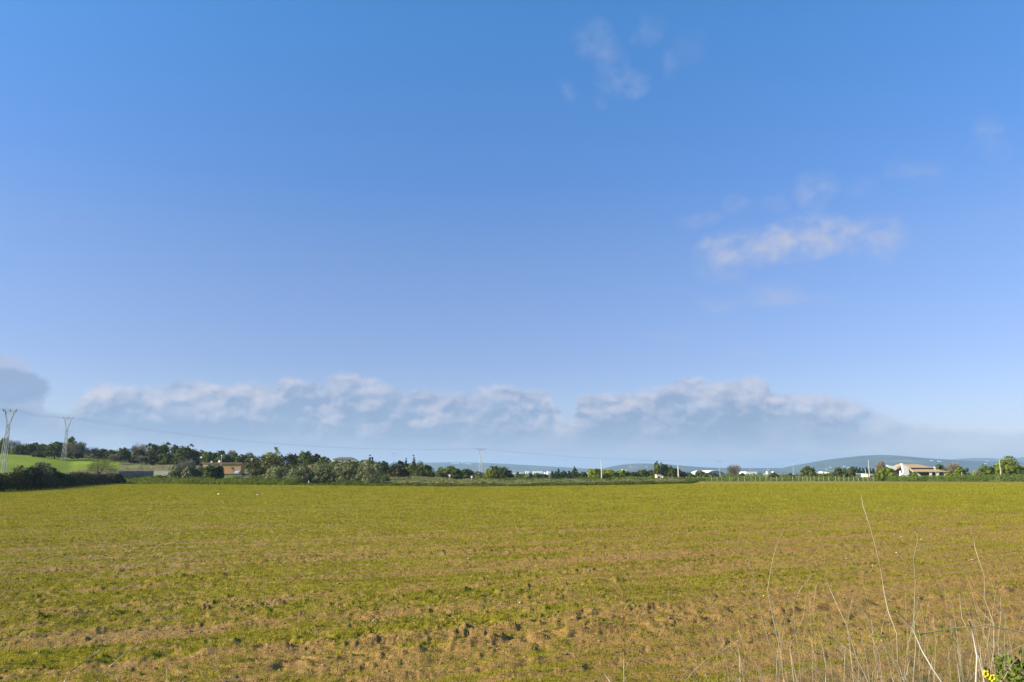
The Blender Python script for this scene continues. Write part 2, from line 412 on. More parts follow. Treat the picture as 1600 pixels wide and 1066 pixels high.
def clumps_mesh(name, lobes, nclump, per, lsize, rng, spread=.32, asp=1.2, up=0.):
    """lobes: (cx,cy,cz,rx,ry,rz)"""
    L = np.array(lobes, float); vol = (L[:, 3]*L[:, 5]+L[:, 3]*L[:, 4])
    w = vol/vol.sum(); k = rng.choice(len(L), nclump, p=w)
    d = rng.normal(size=(nclump, 3)); d /= np.linalg.norm(d, axis=1, keepdims=True)
    d[:, 2] = np.where(d[:, 2] < -.5, -d[:, 2], d[:, 2])
    rr = rng.uniform(.62, 1.02, nclump)[:, None]
    cc = L[k, :3]+d*L[k, 3:]*rr
    tone = rng.uniform(.15, .85, nclump)
    R = L[k, 3:].mean(1)*spread*rng.uniform(.6, 1.35, nclump)
    off = rng.normal(size=(nclump, per, 3)); off /= np.linalg.norm(off, axis=2, keepdims=True)
    rad = rng.uniform(.2, 1., (nclump, per, 1))**.5
    P = cc[:, None, :]+off*rad*R[:, None, None]*np.array([1, 1, .8])
    Nm = (off*.9+d[:, None, :]*.8).reshape(-1, 3)
    tn = np.clip(tone[:, None]+rng.normal(size=(nclump, per))*.16, 0, 1)
    V, Fc = leaf_quads(P.reshape(-1, 3), Nm, np.full(nclump*per, lsize), rng, asp, up)
    V[:, 2] = np.maximum(V[:, 2], .02)
    return fast_mesh(name, V, Fc, False, {'tone': ('FACE', tn.ravel())})
def trunk_mb(h, r, rng, forks=3, spread=.35, z_fork=.3):
    mb = MB(); lean = rng.normal()*.08
    f = (lean*h*.4, rng.normal()*.05*h, h*z_fork)
    mb.tube([(0, 0, -.3), (f[0]*.4, f[1]*.4, h*z_fork*.5), f], [r*1.35, r, r*.8], 6)
    for i in range(forks):
        a = 2*math.pi*(i+rng.random())/forks; s = spread*h*rng.uniform(.6, 1.1)
        e = (f[0]+math.cos(a)*s, f[1]+math.sin(a)*s, h*rng.uniform(.68, .85))
        mdl = tuple((p+q)/2+rng.normal()*.03*h for p, q in zip(f, e))
        mb.tube([f, mdl, e], [r*.65, r*.42, r*.2], 5)
    return mb

TREES = []
def tree(name, px, ytop, wpx, Y, kind, label, group=None, zb=None, cat='tree', ybase=None, low=False):
    x = X_of(px, Y); z0 = float(zt(x, Y)) if zb is None else zb
    ztop = at(px, ytop, Y)[2]
    h = max(ztop-z0, 1.0); w = pxw(wpx, Y)*.5*(1.0 if kind in ('cypress','twig','twig_brown','sparse') else 1.16)
    rng = np.random.default_rng(int(px*13+ytop*7+Y))
    ls = max(.2, Y*.0015)                      # leaf clump faces
    if kind in ('olive', 'carob') or group in (gf_ if 'gf_' in globals() else '',): low = True
    root = empty(name, (x, Y, z0))
    if kind in ('cypress',):
        nl = 7; lobes = []
        for i in range(nl):
            q = i/(nl-1); lobes.append((rng.normal()*.04*w, rng.normal()*.04*w, h*(.12+.78*q), w*(.62+.45*math.sin(math.pi*min(1, q*.9+.12)))*(1-.55*q**2), w*.8*(1-.5*q**2), h*.14))
        me = clumps_mesh('crown', lobes, 70, 12, ls, rng, .5, 1.6)
        mb = MB().tube([(0, 0, -.3), (0, 0, h*.4), (0, 0, h*.85)], [.18, .12, .04], 6)
        mat = M['cypress']
    elif kind in ('twig', 'twig_brown', 'sparse'):
        lobes = [(0, 0, h*.62, w*.8, w*.8, h*.34)]
        for i in range(5):
            a = rng.random()*6.28; q = rng.uniform(.3, .6)
            lobes.append((math.cos(a)*w*q, math.sin(a)*w*q, h*rng.uniform(.45, .75), w*.45, w*.45, h*.2))
        L = np.array(lobes); n = int(1500 if kind == 'sparse' else 1900)
        k = rng.choice(len(L), n); d = rng.normal(size=(n, 3)); d /= np.linalg.norm(d, axis=1, keepdims=True)
        P = L[k, :3]+d*L[k, 3:]*(rng.uniform(.1, 1, (n, 1))**.5)
        out = P-np.array([0, 0, h*.3]); out /= np.linalg.norm(out, axis=1, keepdims=True)
        out += rng.normal(size=(n, 3))*.35; out /= np.linalg.norm(out, axis=1, keepdims=True)
        ln = rng.uniform(.3, .9, (n, 1))*h*.13; sd = np.cross(out, rng.normal(size=(n, 3))); sd /= np.linalg.norm(sd, axis=1, keepdims=True)
        wd = Y*.00017
        V = np.stack([P-sd*wd, P+sd*wd, P+out*ln+sd*wd*.5, P+out*ln-sd*wd*.5], 1).reshape(-1, 3)
        me = fast_mesh('crown', V, np.arange(4*n).reshape(n, 4), False, {'tone': ('FACE', rng.uniform(0, 1, n))})
        mb = trunk_mb(h, max(.1, .022*h), rng, 6, .3, .28); mat = M[kind]
    else:
        lobes = []
        bot = .13 if not low else .06
        nlob = 8 if wpx > 16 else 6
        lobes.append((0, 0, h*.5, w*.78, w*.75, h*.42))
        for i in range(nlob):
            a = 2*math.pi*i/nlob+rng.random()*.8; q = rng.uniform(.35, .62); lz = rng.uniform(bot+.10, .78)
            fr = 1.-.35*max(0, lz-.55)/.3
            sx = w*rng.uniform(.34, .52); sz = min(h*rng.uniform(.15, .24), h-h*lz)
            lobes.append((math.cos(a)*w*q*fr, math.sin(a)*w*q*fr, h*lz, sx, sx, max(sz, h*.1)))
        if low or bot < .2:
            for i in range(6):
                a = i*1.05+rng.random(); lobes.append((math.cos(a)*w*.6, math.sin(a)*w*.6, h*rng.uniform(.16, .26), w*.42, w*.42, h*.19))
        lobes.append((rng.normal()*w*.2, 0, h*.85, w*.36, w*.36, h*.15))
        if kind == 'carob':
            for i in range(6):
                lobes.append((w*rng.uniform(-.75, .75), -w*rng.uniform(.2, .6), h*rng.uniform(.2, .45), w*.28, w*.25, h*.18))
        me = clumps_mesh('crown', lobes, int(190 if wpx > 14 else 100), 24, ls, rng, .36 if kind != 'pine' else .42, 1.25)
        mb = trunk_mb(h, max(.12, .03*h), rng, 4, .3*min(1, w/h*1.3), .3)
        mat = M[kind]
    mb.build('trunk', M['bark'], root)
    link('crown', me, mat, root)
    tag(root, label, cat, group); TREES.append(root); return root

gl = 'trees along the top of the green field'
tree('oak_tree', 1, 683, 15, 275, 'oak', 'dark tall tree cut by the left edge of the photo above the green field', gl)
tree('bare_tree', 19, 687, 28, 285, 'twig', 'pale leafless tree just right of the tall lattice pylon at the left edge', gl)
tree('oak_tree', 27, 697, 16, 270, 'oak', 'small dark tree at the field top in front of the pale leafless tree', gl)
tree('oak_tree', 42, 692, 26, 272, 'oak', 'round dark evergreen tree midway between the two left lattice pylons', gl)
tree('oak_tree', 60, 694, 20, 285, 'pine', 'low green tree behind the two rounder trees between the pylons', gl)
tree('shrub', 58, 704, 20, 262, 'oak', 'low dark bushes at the green field edge between two round trees', gl, cat='shrub', low=True)
tree('oak_tree', 82, 691, 30, 264, 'oak', 'full round green tree standing just left of the second lattice pylon', gl)
tree('pine_tree', 108, 682, 14, 300, 'pine', 'small dark pine tip rising above the grey tree behind the second pylon', gl)
tree('bare_tree', 96, 690, 18, 282, 'twig', 'thin pale leafless tree directly behind the second lattice pylon', gl)
tree('grey_tree', 113, 688, 32, 270, 'twig', 'large greyish leafless tree right of the second lattice pylon', gl)
tree('oak_tree', 116, 700, 22, 275, 'carob', 'dark undergrowth tree within the large greyish tree by the second pylon', gl)
tree('grey_tree', 137, 697, 28, 272, 'twig', 'lower grey leafless tree, next to the right of the large greyish one', gl)
tree('oak_tree', 156, 702, 22, 285, 'carob', 'low dark tree in the dip of the tree line right of the grey trees', gl)
tree('oak_tree', 173, 703, 22, 282, 'oak', 'low dark green tree at the lowest dip of the left tree line', gl)
tree('bare_shrub', 176, 708, 20, 262, 'twig', 'pale leafless shrub at the right end of the bright green field', gl, cat='shrub')
tree('oak_tree', 191, 699, 24, 278, 'oak', 'dark round tree left of the pale domed tree above the dry grass strip', gl)
tree('grey_tree', 213, 690, 26, 285, 'twig', 'pale domed leafless tree topping the left tree line', gl)
tree('oak_tree', 214, 703, 24, 268, 'carob', 'brownish dark tree beneath the pale domed tree', gl)
tree('bare_shrub', 219, 711, 18, 256, 'twig', 'pale leafless shrub standing at the foot of the dark oaks', gl, cat='shrub')
gw = 'dark wood above the small stone hut'
tree('oak_tree', 235, 692, 26, 270, 'oak', 'first tall dark oak right of the pale domed tree', gw)
tree('oak_tree', 253, 692, 26, 280, 'pine', 'green topped tree second from the left in the dark wood', gw)
tree('oak_tree', 240, 703, 30, 258, 'carob', 'broad brown shadowed tree low in front of the dark wood', gw)
tree('oak_tree', 270, 695, 22, 275, 'oak', 'dark tree in the middle of the wood above the stone hut', gw)
tree('oak_tree', 284, 694, 26, 268, 'oak', 'rounded highest dark tree at the right shoulder of the wood', gw)
tree('oak_tree', 299, 701, 22, 272, 'oak', 'dark tree sloping down at the right end of the wood', gw)
tree('oak_tree', 285, 704, 32, 250, 'oak', 'wide olive green tree low in front of the highest dark tree', gw)
tree('oak_tree', 262, 706, 28, 252, 'oak', 'dark leafy tree in front of the wood behind the dry grass strip', gw)
gh = 'trees behind the ochre house'
tree('oak_tree', 312, 703, 22, 300, 'oak', 'dark rounded tree top left behind the ochre house', gh)
tree('pine_tree', 326, 705, 24, 285, 'pine', 'green tree directly behind the left end of the ochre house', gh)
tree('pine_tree', 341, 704, 20, 300, 'pine', 'green tree behind the thin mast of the ochre house', gh)
tree('oak_tree', 350, 711, 26, 280, 'oak', 'dark tree just over the roof of the ochre house', gh)
tree('grey_tree', 360, 702, 15, 310, 'twig', 'small pale round leafless tree behind the ochre house', gh)
tree('pine_tree', 363, 708, 20, 300, 'pine', 'green tree under the small pale round tree', gh)
tree('oak_tree', 376, 710, 22, 290, 'oak', 'dark green tree right of the ochre house corner', gh)
tree('grey_tree', 388, 706, 14, 320, 'twig', 'faint pale tree top between the ochre house and the carob trees', gh)
tree('pine_tree', 392, 712, 22, 270, 'pine', 'green tree behind the white lamp right of the ochre house', gh)
gf_ = 'trees in front of the ochre house'
tree('bare_tree', 287, 713, 34, 190, 'twig', 'greyish thin tree standing between the stone hut and the ochre house', gf_)
tree('olive_tree', 276, 728, 26, 182, 'olive', 'pale green leafy tree right of the small stone hut', gf_)
tree('olive_tree', 297, 727, 24, 180, 'olive', 'grey green tree under the greyish thin tree', gf_)
tree('olive_tree', 313, 728, 20, 182, 'olive', 'olive tree covering the left end of the ochre house', gf_)
tree('oak_tree', 329, 727, 22, 180, 'pine', 'green bushy tree in front of the middle of the ochre house', gf_)
tree('oak_tree', 341, 727, 18, 181, 'oak', 'dark bushy tree in front of the ochre wall, nearest to its bare part', gf_)
gc = 'big carob trees'
tree('carob_tree', 412, 709, 54, 185, 'carob', 'large dark spreading carob tree left of the conical yellow green tree', gc)
tree('carob_tree', 447, 710, 50, 188, 'carob', 'large dark brownish carob tree right of the conical yellow green tree', gc)
tree('conical_tree', 432, 696, 11, 215, 'bright', 'slim conical yellow green tree rising above the carob trees')
tree('ash_tree', 421, 705, 30, 210, 'lime', 'yellow green tree crown peeping over the dark carob trees')
gb = 'trees behind the row of olives'
tree('pine_tree', 476, 704, 26, 240, 'pine', 'tall green pine right of the carob trees', gb)
tree('oak_tree', 489, 709, 24, 245, 'carob', 'dark brown tree right behind the tall green pine', gb)
tree('oak_tree', 461, 709, 18, 270, 'oak', 'small dark tree top between carob tree and tall green pine', gb)
tree('oak_tree', 506, 713, 18, 260, 'oak', 'dark small tree between the pine and the brown roofed house', gb)
tree('pine_tree', 497, 720, 22, 220, 'pine', 'green tree over the first olives beneath the pine', gb)
tree('pine_tree', 520, 719, 22, 230, 'pine', 'green tree at the left foot of the brown roofed house', gb)
tree('oak_tree', 549, 720, 24, 250, 'oak', 'dark tree right of the brown roofed house', gb)
tree('oak_tree', 562, 719, 18, 270, 'pine', 'pale green tree beside the tiny white house end', gb)
tree('cypress_tree', 577, 712, 5, 290, 'cypress', 'small narrow cypress above the last olives', 'cypresses above the olives')
tree('cypress_tree', 581, 715.5, 4.5, 292, 'cypress', 'shorter of the two narrow cypresses above the last olives', 'cypresses above the olives')
tree('oak_tree', 588, 720, 26, 250, 'oak', 'dark tree right of the two small cypresses', gb)
tree('oak_tree', 600, 721, 18, 255, 'oak', 'dark tree left of the distant small lattice pole', gb)
go = 'row of olive trees at the field edge'
tree('olive_tree', 434, 727, 42, 168, 'olive', 'olive tree in front of the dark carobs, first of the row', go)
tree('olive_tree', 466, 727, 44, 164, 'olive', 'rounded olive tree with yellowish lit left side, second of the row', go)
tree('olive_tree', 487, 731, 26, 172, 'olive', 'small olive between the second and the third big olives', go)
tree('olive_tree', 506, 721, 44, 165, 'olive', 'third big olive tree, below the left end of the brown roof', go)
tree('olive_tree', 541, 719, 42, 163, 'olive', 'fourth big olive tree, below the brown roofed house', go)
tree('olive_tree', 577, 719, 46, 162, 'olive', 'last and widest olive tree of the row, under two cypresses', go)
gm = 'trees right of the olive row'
tree('oak_tree', 622, 721, 32, 215, 'carob', 'dark round oak standing alone right of the olives', gm)
tree('cypress_tree', 634, 716, 5, 250, 'cypress', 'left thin cypress behind the dark round oak', 'pair of thin cypresses')
tree('cypress_tree', 646, 712, 6.5, 250, 'cypress', 'right, taller thin cypress behind the dark round oak', 'pair of thin cypresses')
tree('oak_tree', 643, 724, 22, 240, 'pine', 'green tree at the foot of the two thin cypresses', gm)
tree('bare_tree', 655, 719, 12, 255, 'twig', 'tiny leafless tree right of the taller thin cypress', gm)
tree('pine_tree', 665, 727, 26, 240, 'pine', 'low wide green tree right of the two thin cypresses', gm)
tree('oak_tree', 655, 733, 22, 232, 'oak', 'low dark tree in front of the wide green tree', gm)
tree('pine_tree', 688, 729, 10, 300, 'oak', 'small pointed tree between two wide round trees', gm)
tree('oak_tree', 702, 729, 34, 245, 'pine', 'wide green round tree below the white buildings on the hill', gm)
tree('oak_tree', 713, 732, 18, 240, 'oak', 'dark right half of the wide round tree below the white hill buildings', gm)
tree('oak_tree', 729, 733, 22, 255, 'pine', 'low light green tree left of the slender lattice pylon', gm)
tree('scrub_tree', 744, 737, 20, 262, 'olive', 'low pale scrub tree beside the foot of the slender lattice pylon', gm)
tree('oak_tree', 781, 728, 34, 262, 'oak', 'broad dark dome shaped tree right of the slender lattice pylon', gm)
tree('orange_tree', 765, 733, 15, 250, 'lime', 'small yellowish tree attached to the broad dark dome shaped tree', gm)
tree('oak_tree', 794, 735, 16, 262, 'carob', 'brownish lower right flank tree of the broad dark dome', gm)
gs = 'low trees before the far town'
for px, yt, w, k, lb in [(809,737,5,'cypress','tiny cypress left of the first white town block'),(816,741,14,'oak','low dark tree left of the first white town block'),(829,739,5,'cypress','tiny dark conifer right of the first white town block'),
        (839,740,15,'oak','low round tree under the long white town block'),(849,741,12,'oak','low tree left of the two upright white town blocks'),(822,743,16,'olive','pale bush below the first white town block')]:
    tree('cypress_tree' if k == 'cypress' else 'oak_tree', px, yt, w, 360, k, lb, gs)
gy = 'clipped row of cypresses'
cy = [(863,736.5),(868,737.5),(872.5,733.5),(877,737),(881,735),(885,737.5),(889,736),(893,738)]
od = ['first','second','third, pointed','fourth','fifth','sixth','seventh','last']
for (px, yt), n_ in zip(cy, od):
    tree('cypress_tree', px, yt, 6.2, 330, 'cypress', '%s cypress from the left in the short green row before the town' % n_, gy)
tree('cypress_tree', 898, 729, 9, 325, 'cypress', 'tallest dark cypress at the right end of the short cypress row')
tree('oak_tree', 903, 738, 10, 330, 'oak', 'dark low tree at the right foot of the tallest cypress', gs)
tree('oak_tree', 911, 738, 15, 330, 'oak', 'dark low round tree left of the bright green trees', gs)
gg = 'bright green trees'
tree('willow_tree', 929, 732, 24, 265, 'bright', 'bright green rounded tree left of the pale utility pole', gg)
tree('willow_tree', 936, 733, 18, 275, 'bright', 'bright green tree just behind the pale utility pole', gg)
tree('willow_tree', 952, 734, 24, 268, 'lime', 'yellowish bright green tree right of the pale utility pole', gg)
tree('willow_tree', 968, 735, 22, 270, 'bright', 'third bright green tree beneath the beige tower', gg)
tree('willow_tree', 980, 737, 16, 272, 'bright', 'last small bright green tree next to the dark trees', gg)
gd = 'dark trees around the rose hut'
tree('oak_tree', 991, 738, 20, 285, 'carob', 'dark low tree right of the bright green trees', gd)
tree('oak_tree', 1005, 734, 22, 290, 'oak', 'dark green tree halfway between bright trees and the rose hut', gd)
tree('oak_tree', 1017, 735, 16, 290, 'oak', 'dark tree at the left of the tall thin pair', gd)
tree('palm_like_tree', 1027, 721, 10, 275, 'pine', 'tall thin tree with open crown right above the rose hut', 'tall thin pair of trees')
tree('palm_like_tree', 1036, 722, 13, 277, 'pine', 'tall brownish green tree, right one of the thin pair', 'tall thin pair of trees')
tree('oak_tree', 1049, 728, 26, 290, 'oak', 'dark sloping tree right of the tall thin pair', gd)
tree('oak_tree', 1064, 735, 20, 295, 'carob', 'dark tree behind the short concrete pole', gd)
tree('oak_tree', 1078, 739, 16, 310, 'oak', 'low dark tree right of the short concrete pole', gd)
tree('oak_tree', 1094, 735, 16, 320, 'oak', 'pointed dark tree left of the white arched hall', gd)
tree('oak_tree', 1104, 739, 16, 318, 'oak', 'low dark tree at the left foot of the white arched hall', gd)
tree('oak_tree', 1115, 739, 15, 310, 'oak', 'low dark bush in front of the white arched hall', gd)
tree('bare_tree', 1148, 724, 27, 280, 'twig', 'broad leafless pale tree right of the white arched hall')
tree('oak_tree', 1160, 739, 10, 300, 'oak', 'small dark tree between the leafless tree and the white warehouse', gd)
ge = 'trees before the long white sheds'
tree('oak_tree', 1209, 739, 15, 300, 'oak', 'small round tree in front of the cream domed building', ge)
tree('oak_tree', 1234, 740, 13, 300, 'oak', 'small round tree in front of the long white shed', ge)
tree('oak_tree', 1265, 728, 25, 270, 'oak', 'big dark round tree standing alone among the fence posts', None)
tree('oak_tree', 1284, 740, 12, 300, 'pine', 'low green bush right of the big lone round tree', ge)
tree('oak_tree', 1296, 739, 18, 300, 'pine', 'low green tree left of the pointed conifers', ge)
tree('conifer_tree', 1310, 728, 12, 290, 'oak', 'left pointed conifer before the hill foot', 'pointed conifers')
tree('pine_tree', 1320, 732, 18, 295, 'pine', 'green tree between the two pointed conifers', ge)
tree('conifer_tree', 1330, 728, 13, 290, 'oak', 'right pointed conifer before the hill foot', 'pointed conifers')
for i, px in enumerate([1339,1344,1349,1354,1359,1365]):
    tree('cypress_tree', px, 730.5+(i % 3)*.8, 5.5, 480, 'cypress', 'dark slim conifer in the even row behind the small white sheds', 'row of slim conifers left of the white villa')
tree('brown_tree', 1376, 719, 17, 285, 'twig_brown', 'brown leafless tree behind the bush left of the white villa')
gv = 'shrubbery around the white villa'
tree('garden_shrub', 1372, 735, 14, 262, 'pine', 'dark green shrub under the brown leafless tree', gv, cat='shrub', low=True)
tree('garden_shrub', 1384, 729, 26, 255, 'bright', 'large bright green bush hiding the left foot of the white villa', gv, cat='shrub', low=True)
tree('garden_shrub', 1395, 738, 14, 252, 'bright', 'smaller green bush at the left gable of the white villa', gv, cat='shrub', low=True)
tree('garden_shrub', 1427, 738, 14, 250, 'weed_r', 'green bush in front of the porch arch of the white villa', gv, cat='shrub', low=True)
tree('oak_tree', 1470, 726, 22, 300, 'oak', 'dark tree behind the right corner of the villa roof', gv)
tree('brown_tree', 1487, 720, 26, 295, 'twig_brown', 'pinkish brown leafless tree right of the white villa')
tree('garden_shrub', 1482, 735, 13, 258, 'lime', 'rounded yellow green shrub right of the villa pillars', gv, cat='shrub', low=True)
gr = 'trees at the right edge'
tree('poplar_tree', 1499, 729, 14, 265, 'bright', 'slim green tree right of the pinkish leafless tree', gr)
tree('poplar_tree', 1508, 732, 14, 265, 'pine', 'green tree with a yellow patch beside the slim green one', gr)
tree('olive_tree', 1526, 735, 20, 275, 'olive', 'low grey green tree in the gap of the right tree group', gr)
tree('oak_tree', 1543, 727, 22, 270, 'pine', 'rounded dull green tree left of the utility pole at right', gr)
tree('oak_tree', 1557, 727, 18, 272, 'oak', 'dark green tree directly left of the right hand utility pole', gr)
tree('oak_tree', 1563, 719, 14, 262, 'bright', 'narrow light green tree behind the right hand utility pole', gr)
tree('oak_tree', 1580, 712, 28, 262, 'bright', 'tallest bright round tree at the right of the photo', gr)
tree('oak_tree', 1597, 727, 16, 266, 'bright', 'tree cut by the right edge of the photo', gr)

# left hedge + its bushes
def strip(name, path, width, h0, h1, n, lsize, mat, seed, up=0., zfun=None, asp=1.3):
    """foliage strip along a path of (x,y)"""
    rng = np.random.default_rng(seed); P = np.array(path, float)
    seg = np.linalg.norm(np.diff(P, axis=0), axis=1); cum = np.concatenate([[0], np.cumsum(seg)])
    s = rng.uniform(0, cum[-1], n); x = np.interp(s, cum, P[:, 0]); y = np.interp(s, cum, P[:, 1])
    lat = rng.normal(size=n)*width*.35; d = np.array([P[-1]-P[0]])[0]; d = d/np.linalg.norm(d)
    x += -d[1]*lat; y += d[0]*lat
    top = h0+(h1-h0)*(.55*vn(s*.28+seed, s*0, seed)+.45*vn(s*1.1+seed, lat, seed+1))
    top = top*np.clip(1-(np.abs(lat)/(width*.8))**2*.5, .3, 1)
    z = top*rng.uniform(.02, 1, n)**.75
    zb = zt(x, y) if zfun is None else zfun(x, y)
    C = np.stack([x, y, zb+z], -1)
    Nm = np.stack([-d[1]*lat/width*2, d[0]*lat/width*2, .5+z/np.maximum(top, .1)], -1)
    V, Fc = leaf_quads(C, Nm, np.full(n, lsize), rng, asp, up)
    tone = np.clip(vn(x*1.3, y*1.3+z*1.5, seed+5)*.8+rng.uniform(0, .3, n), 0, 1)
    return fast_mesh(name, V, Fc, False, {'tone': ('FACE', tone)})
def bpath(p0, p1, off, n=40):
    out = []
    for q in np.linspace(p0, p1, n):
        t = X_of(q, 1.); y = float(Yb(t))+off; out.append((t*y, y))
    return out
def bpath_left(p0, p1, off, n=30):
    return [(x-off, y) for x, y in bpath(p0, p1, 0, n)]
o = link('hedge', strip('hedge', bpath_left(-330, 192, 1.6, 60), 3.4, 1.5, 3.1, 52000, .22, M['hedge'], 5), M['hedge'])
tag(o, 'long dark shaded hedge along the left border of the sown field', 'hedge')
gq = 'bushes in the dark hedge'
def bush(px, ytop, w, dY, kind, label, off=3.0):
    t = X_of(px, 1.); y = float(Yb(t))
    return tree('hedge_bush', px, ytop, w, y+dY, kind, label, gq, zb=0.2, cat='bush', low=True)
bush(3, 746, 30, 4, 'oak', 'dark hedge bush at the left edge below the tall pylon')
bush(32, 726, 30, 5, 'scrub', 'greyish left lobe of the big bush in front of the green field')
bush(52, 727, 30, 6, 'hedge', 'dark middle bush of the big clump in front of the green field')
bush(60, 721, 20, 8, 'olive', 'upright grey green bush on top of the big clump')
bush(73, 721.5, 18, 7, 'olive', 'paler upright bush at the right of the big clump')
bush(84, 731, 28, 5, 'hedge', 'dark right shoulder of the big bush clump')
bush(45, 738, 34, 2, 'hedge', 'low dark bush in front of the big clump')
bush(105, 742, 26, 3, 'hedge', 'low dark bush right of the big clump')
bush(130, 741, 26, 3, 'oak', 'low dark bush left of the budding small tree')
tree('budding_tree', 158, 713, 50, 168, 'sparse', 'airy budding yellowish tree in front of the green field', None, zb=.5)
tree('hedge_bush', 182, 741, 24, 172, 'hedge', 'low dark bush right of the budding tree', gq, zb=.2, cat='bush', low=True)

# verge, scrub and reeds
o = link('verge_weeds', strip('verge_weeds', bpath(190, 1086, 1.3, 80), 2.2, .25, 1.05, 46000, .17, None, 31), M['weed'])
tag(o, 'dark green weeds lining the far edge of the sown field', 'weeds', kind='stuff')
o = link('verge_weeds', strip('verge_weeds', bpath(196, 470, 3.4, 40), 4, 1.0, 2.2, 22000, .2, None, 32), M['weed'])
tag(o, 'taller bramble thicket below the hut and ochre house', 'brambles', kind='stuff')
o = link('roadside_weeds', strip('roadside_weeds', bpath(1386, 2100, 2.5, 60), 5, 1.5, 2.7, 52000, .24, None, 33), M['weed_r'])
tag(o, 'lush light green thicket before the white villa and the right trees', 'thicket', kind='stuff')
o = link('roadside_weeds', strip('roadside_weeds', [(X_of(p, 262), 262) for p in np.linspace(955, 1400, 40)], 6, .8, 2.1, 38000, .24, None, 34), M['weed_r'])
tag(o, 'low green weeds behind the line of fence posts', 'weeds', kind='stuff')
for i, (Y, p0, p1, a, b, mt) in enumerate([(170, 600, 1010, .2, .8, 'scrub'), (192, 596, 1060, .3, 1.3, 'scrub'), (222, 640, 1070, .3, 1.3, 'scrub'), (246, 600, 1100, .6, 1.8, 'weed')]):
    o = link('scrub', strip('scrub', [(X_of(p, Y+4*math.sin(p*.02+i)), Y+4*math.sin(p*.02+i)) for p in np.linspace(p0, p1, 60)], 5, a, b, 15000, .26, None, 40+i), M[mt])
    tag(o, ['nearest', 'second', 'third', 'farthest'][i]+' band of scrub in the rough grass beyond the field', 'scrub', kind='stuff')
o = link('dry_grass', strip('dry_grass', [(X_of(p, 228), 228) for p in np.linspace(150, 282, 30)], 22, .5, 1.3, 20000, .3, None, 51, up=.25, asp=2), M['reed'])
tag(o, 'pale dry grass strip above the grey stone wall on the left', 'grass', kind='stuff')
o = link('dry_grass', strip('dry_grass', [(X_of(p, 196), 196) for p in np.linspace(396, 422, 12)], 4, 1.5, 3.0, 4000, .25, None, 52, up=.3, asp=2), M['reed'])
tag(o, 'straw coloured dry grass at the foot of the left carob tree', 'grass', kind='stuff')
o = link('bush_belt', strip('bush_belt', [(X_of(p, 420), 420) for p in np.linspace(596, 1900, 90)], 24, 1.4, 3.4, 52000, .45, None, 53), M['pine'])
tag(o, 'continuous far belt of low bushes before the town', 'bushes', kind='stuff')
o = link('bush_belt', strip('bush_belt', [(X_of(p, 298), 298) for p in np.linspace(-200, 600, 90)], 16, 1.5, 4.6, 42000, .42, None, 54), M['oak'])
tag(o, 'dark undergrowth beneath the left tree line', 'undergrowth', kind='stuff')
o = link('far_woods', strip('far_woods', [(X_of(p, 1500), 1500) for p in np.linspace(500, 1900, 90)], 300, 2, 6, 26000, 2.2, None, 55), M['oak'])
tag(o, 'distant woodland reading as a dark band behind the town', 'woodland', kind='stuff')

o = link('undergrowth', strip('undergrowth', [(X_of(p, 176), 176) for p in np.linspace(384, 606, 50)], 6, .8, 2.4, 20000, .26, None, 56), M['oak'])
tag(o, 'dark undergrowth between and behind the row of olive trees', 'undergrowth', kind='stuff')
o = link('brambles', strip('brambles', [(X_of(p, 192), 192) for p in np.linspace(184, 312, 40)], 5, .8, 2.2, 15000, .26, None, 57, zfun=lambda x, y: zt(x, y)*.6), M['hedge'])
tag(o, 'dark bramble bushes in front of the grey stone wall and the pale hut', 'brambles', kind='stuff')
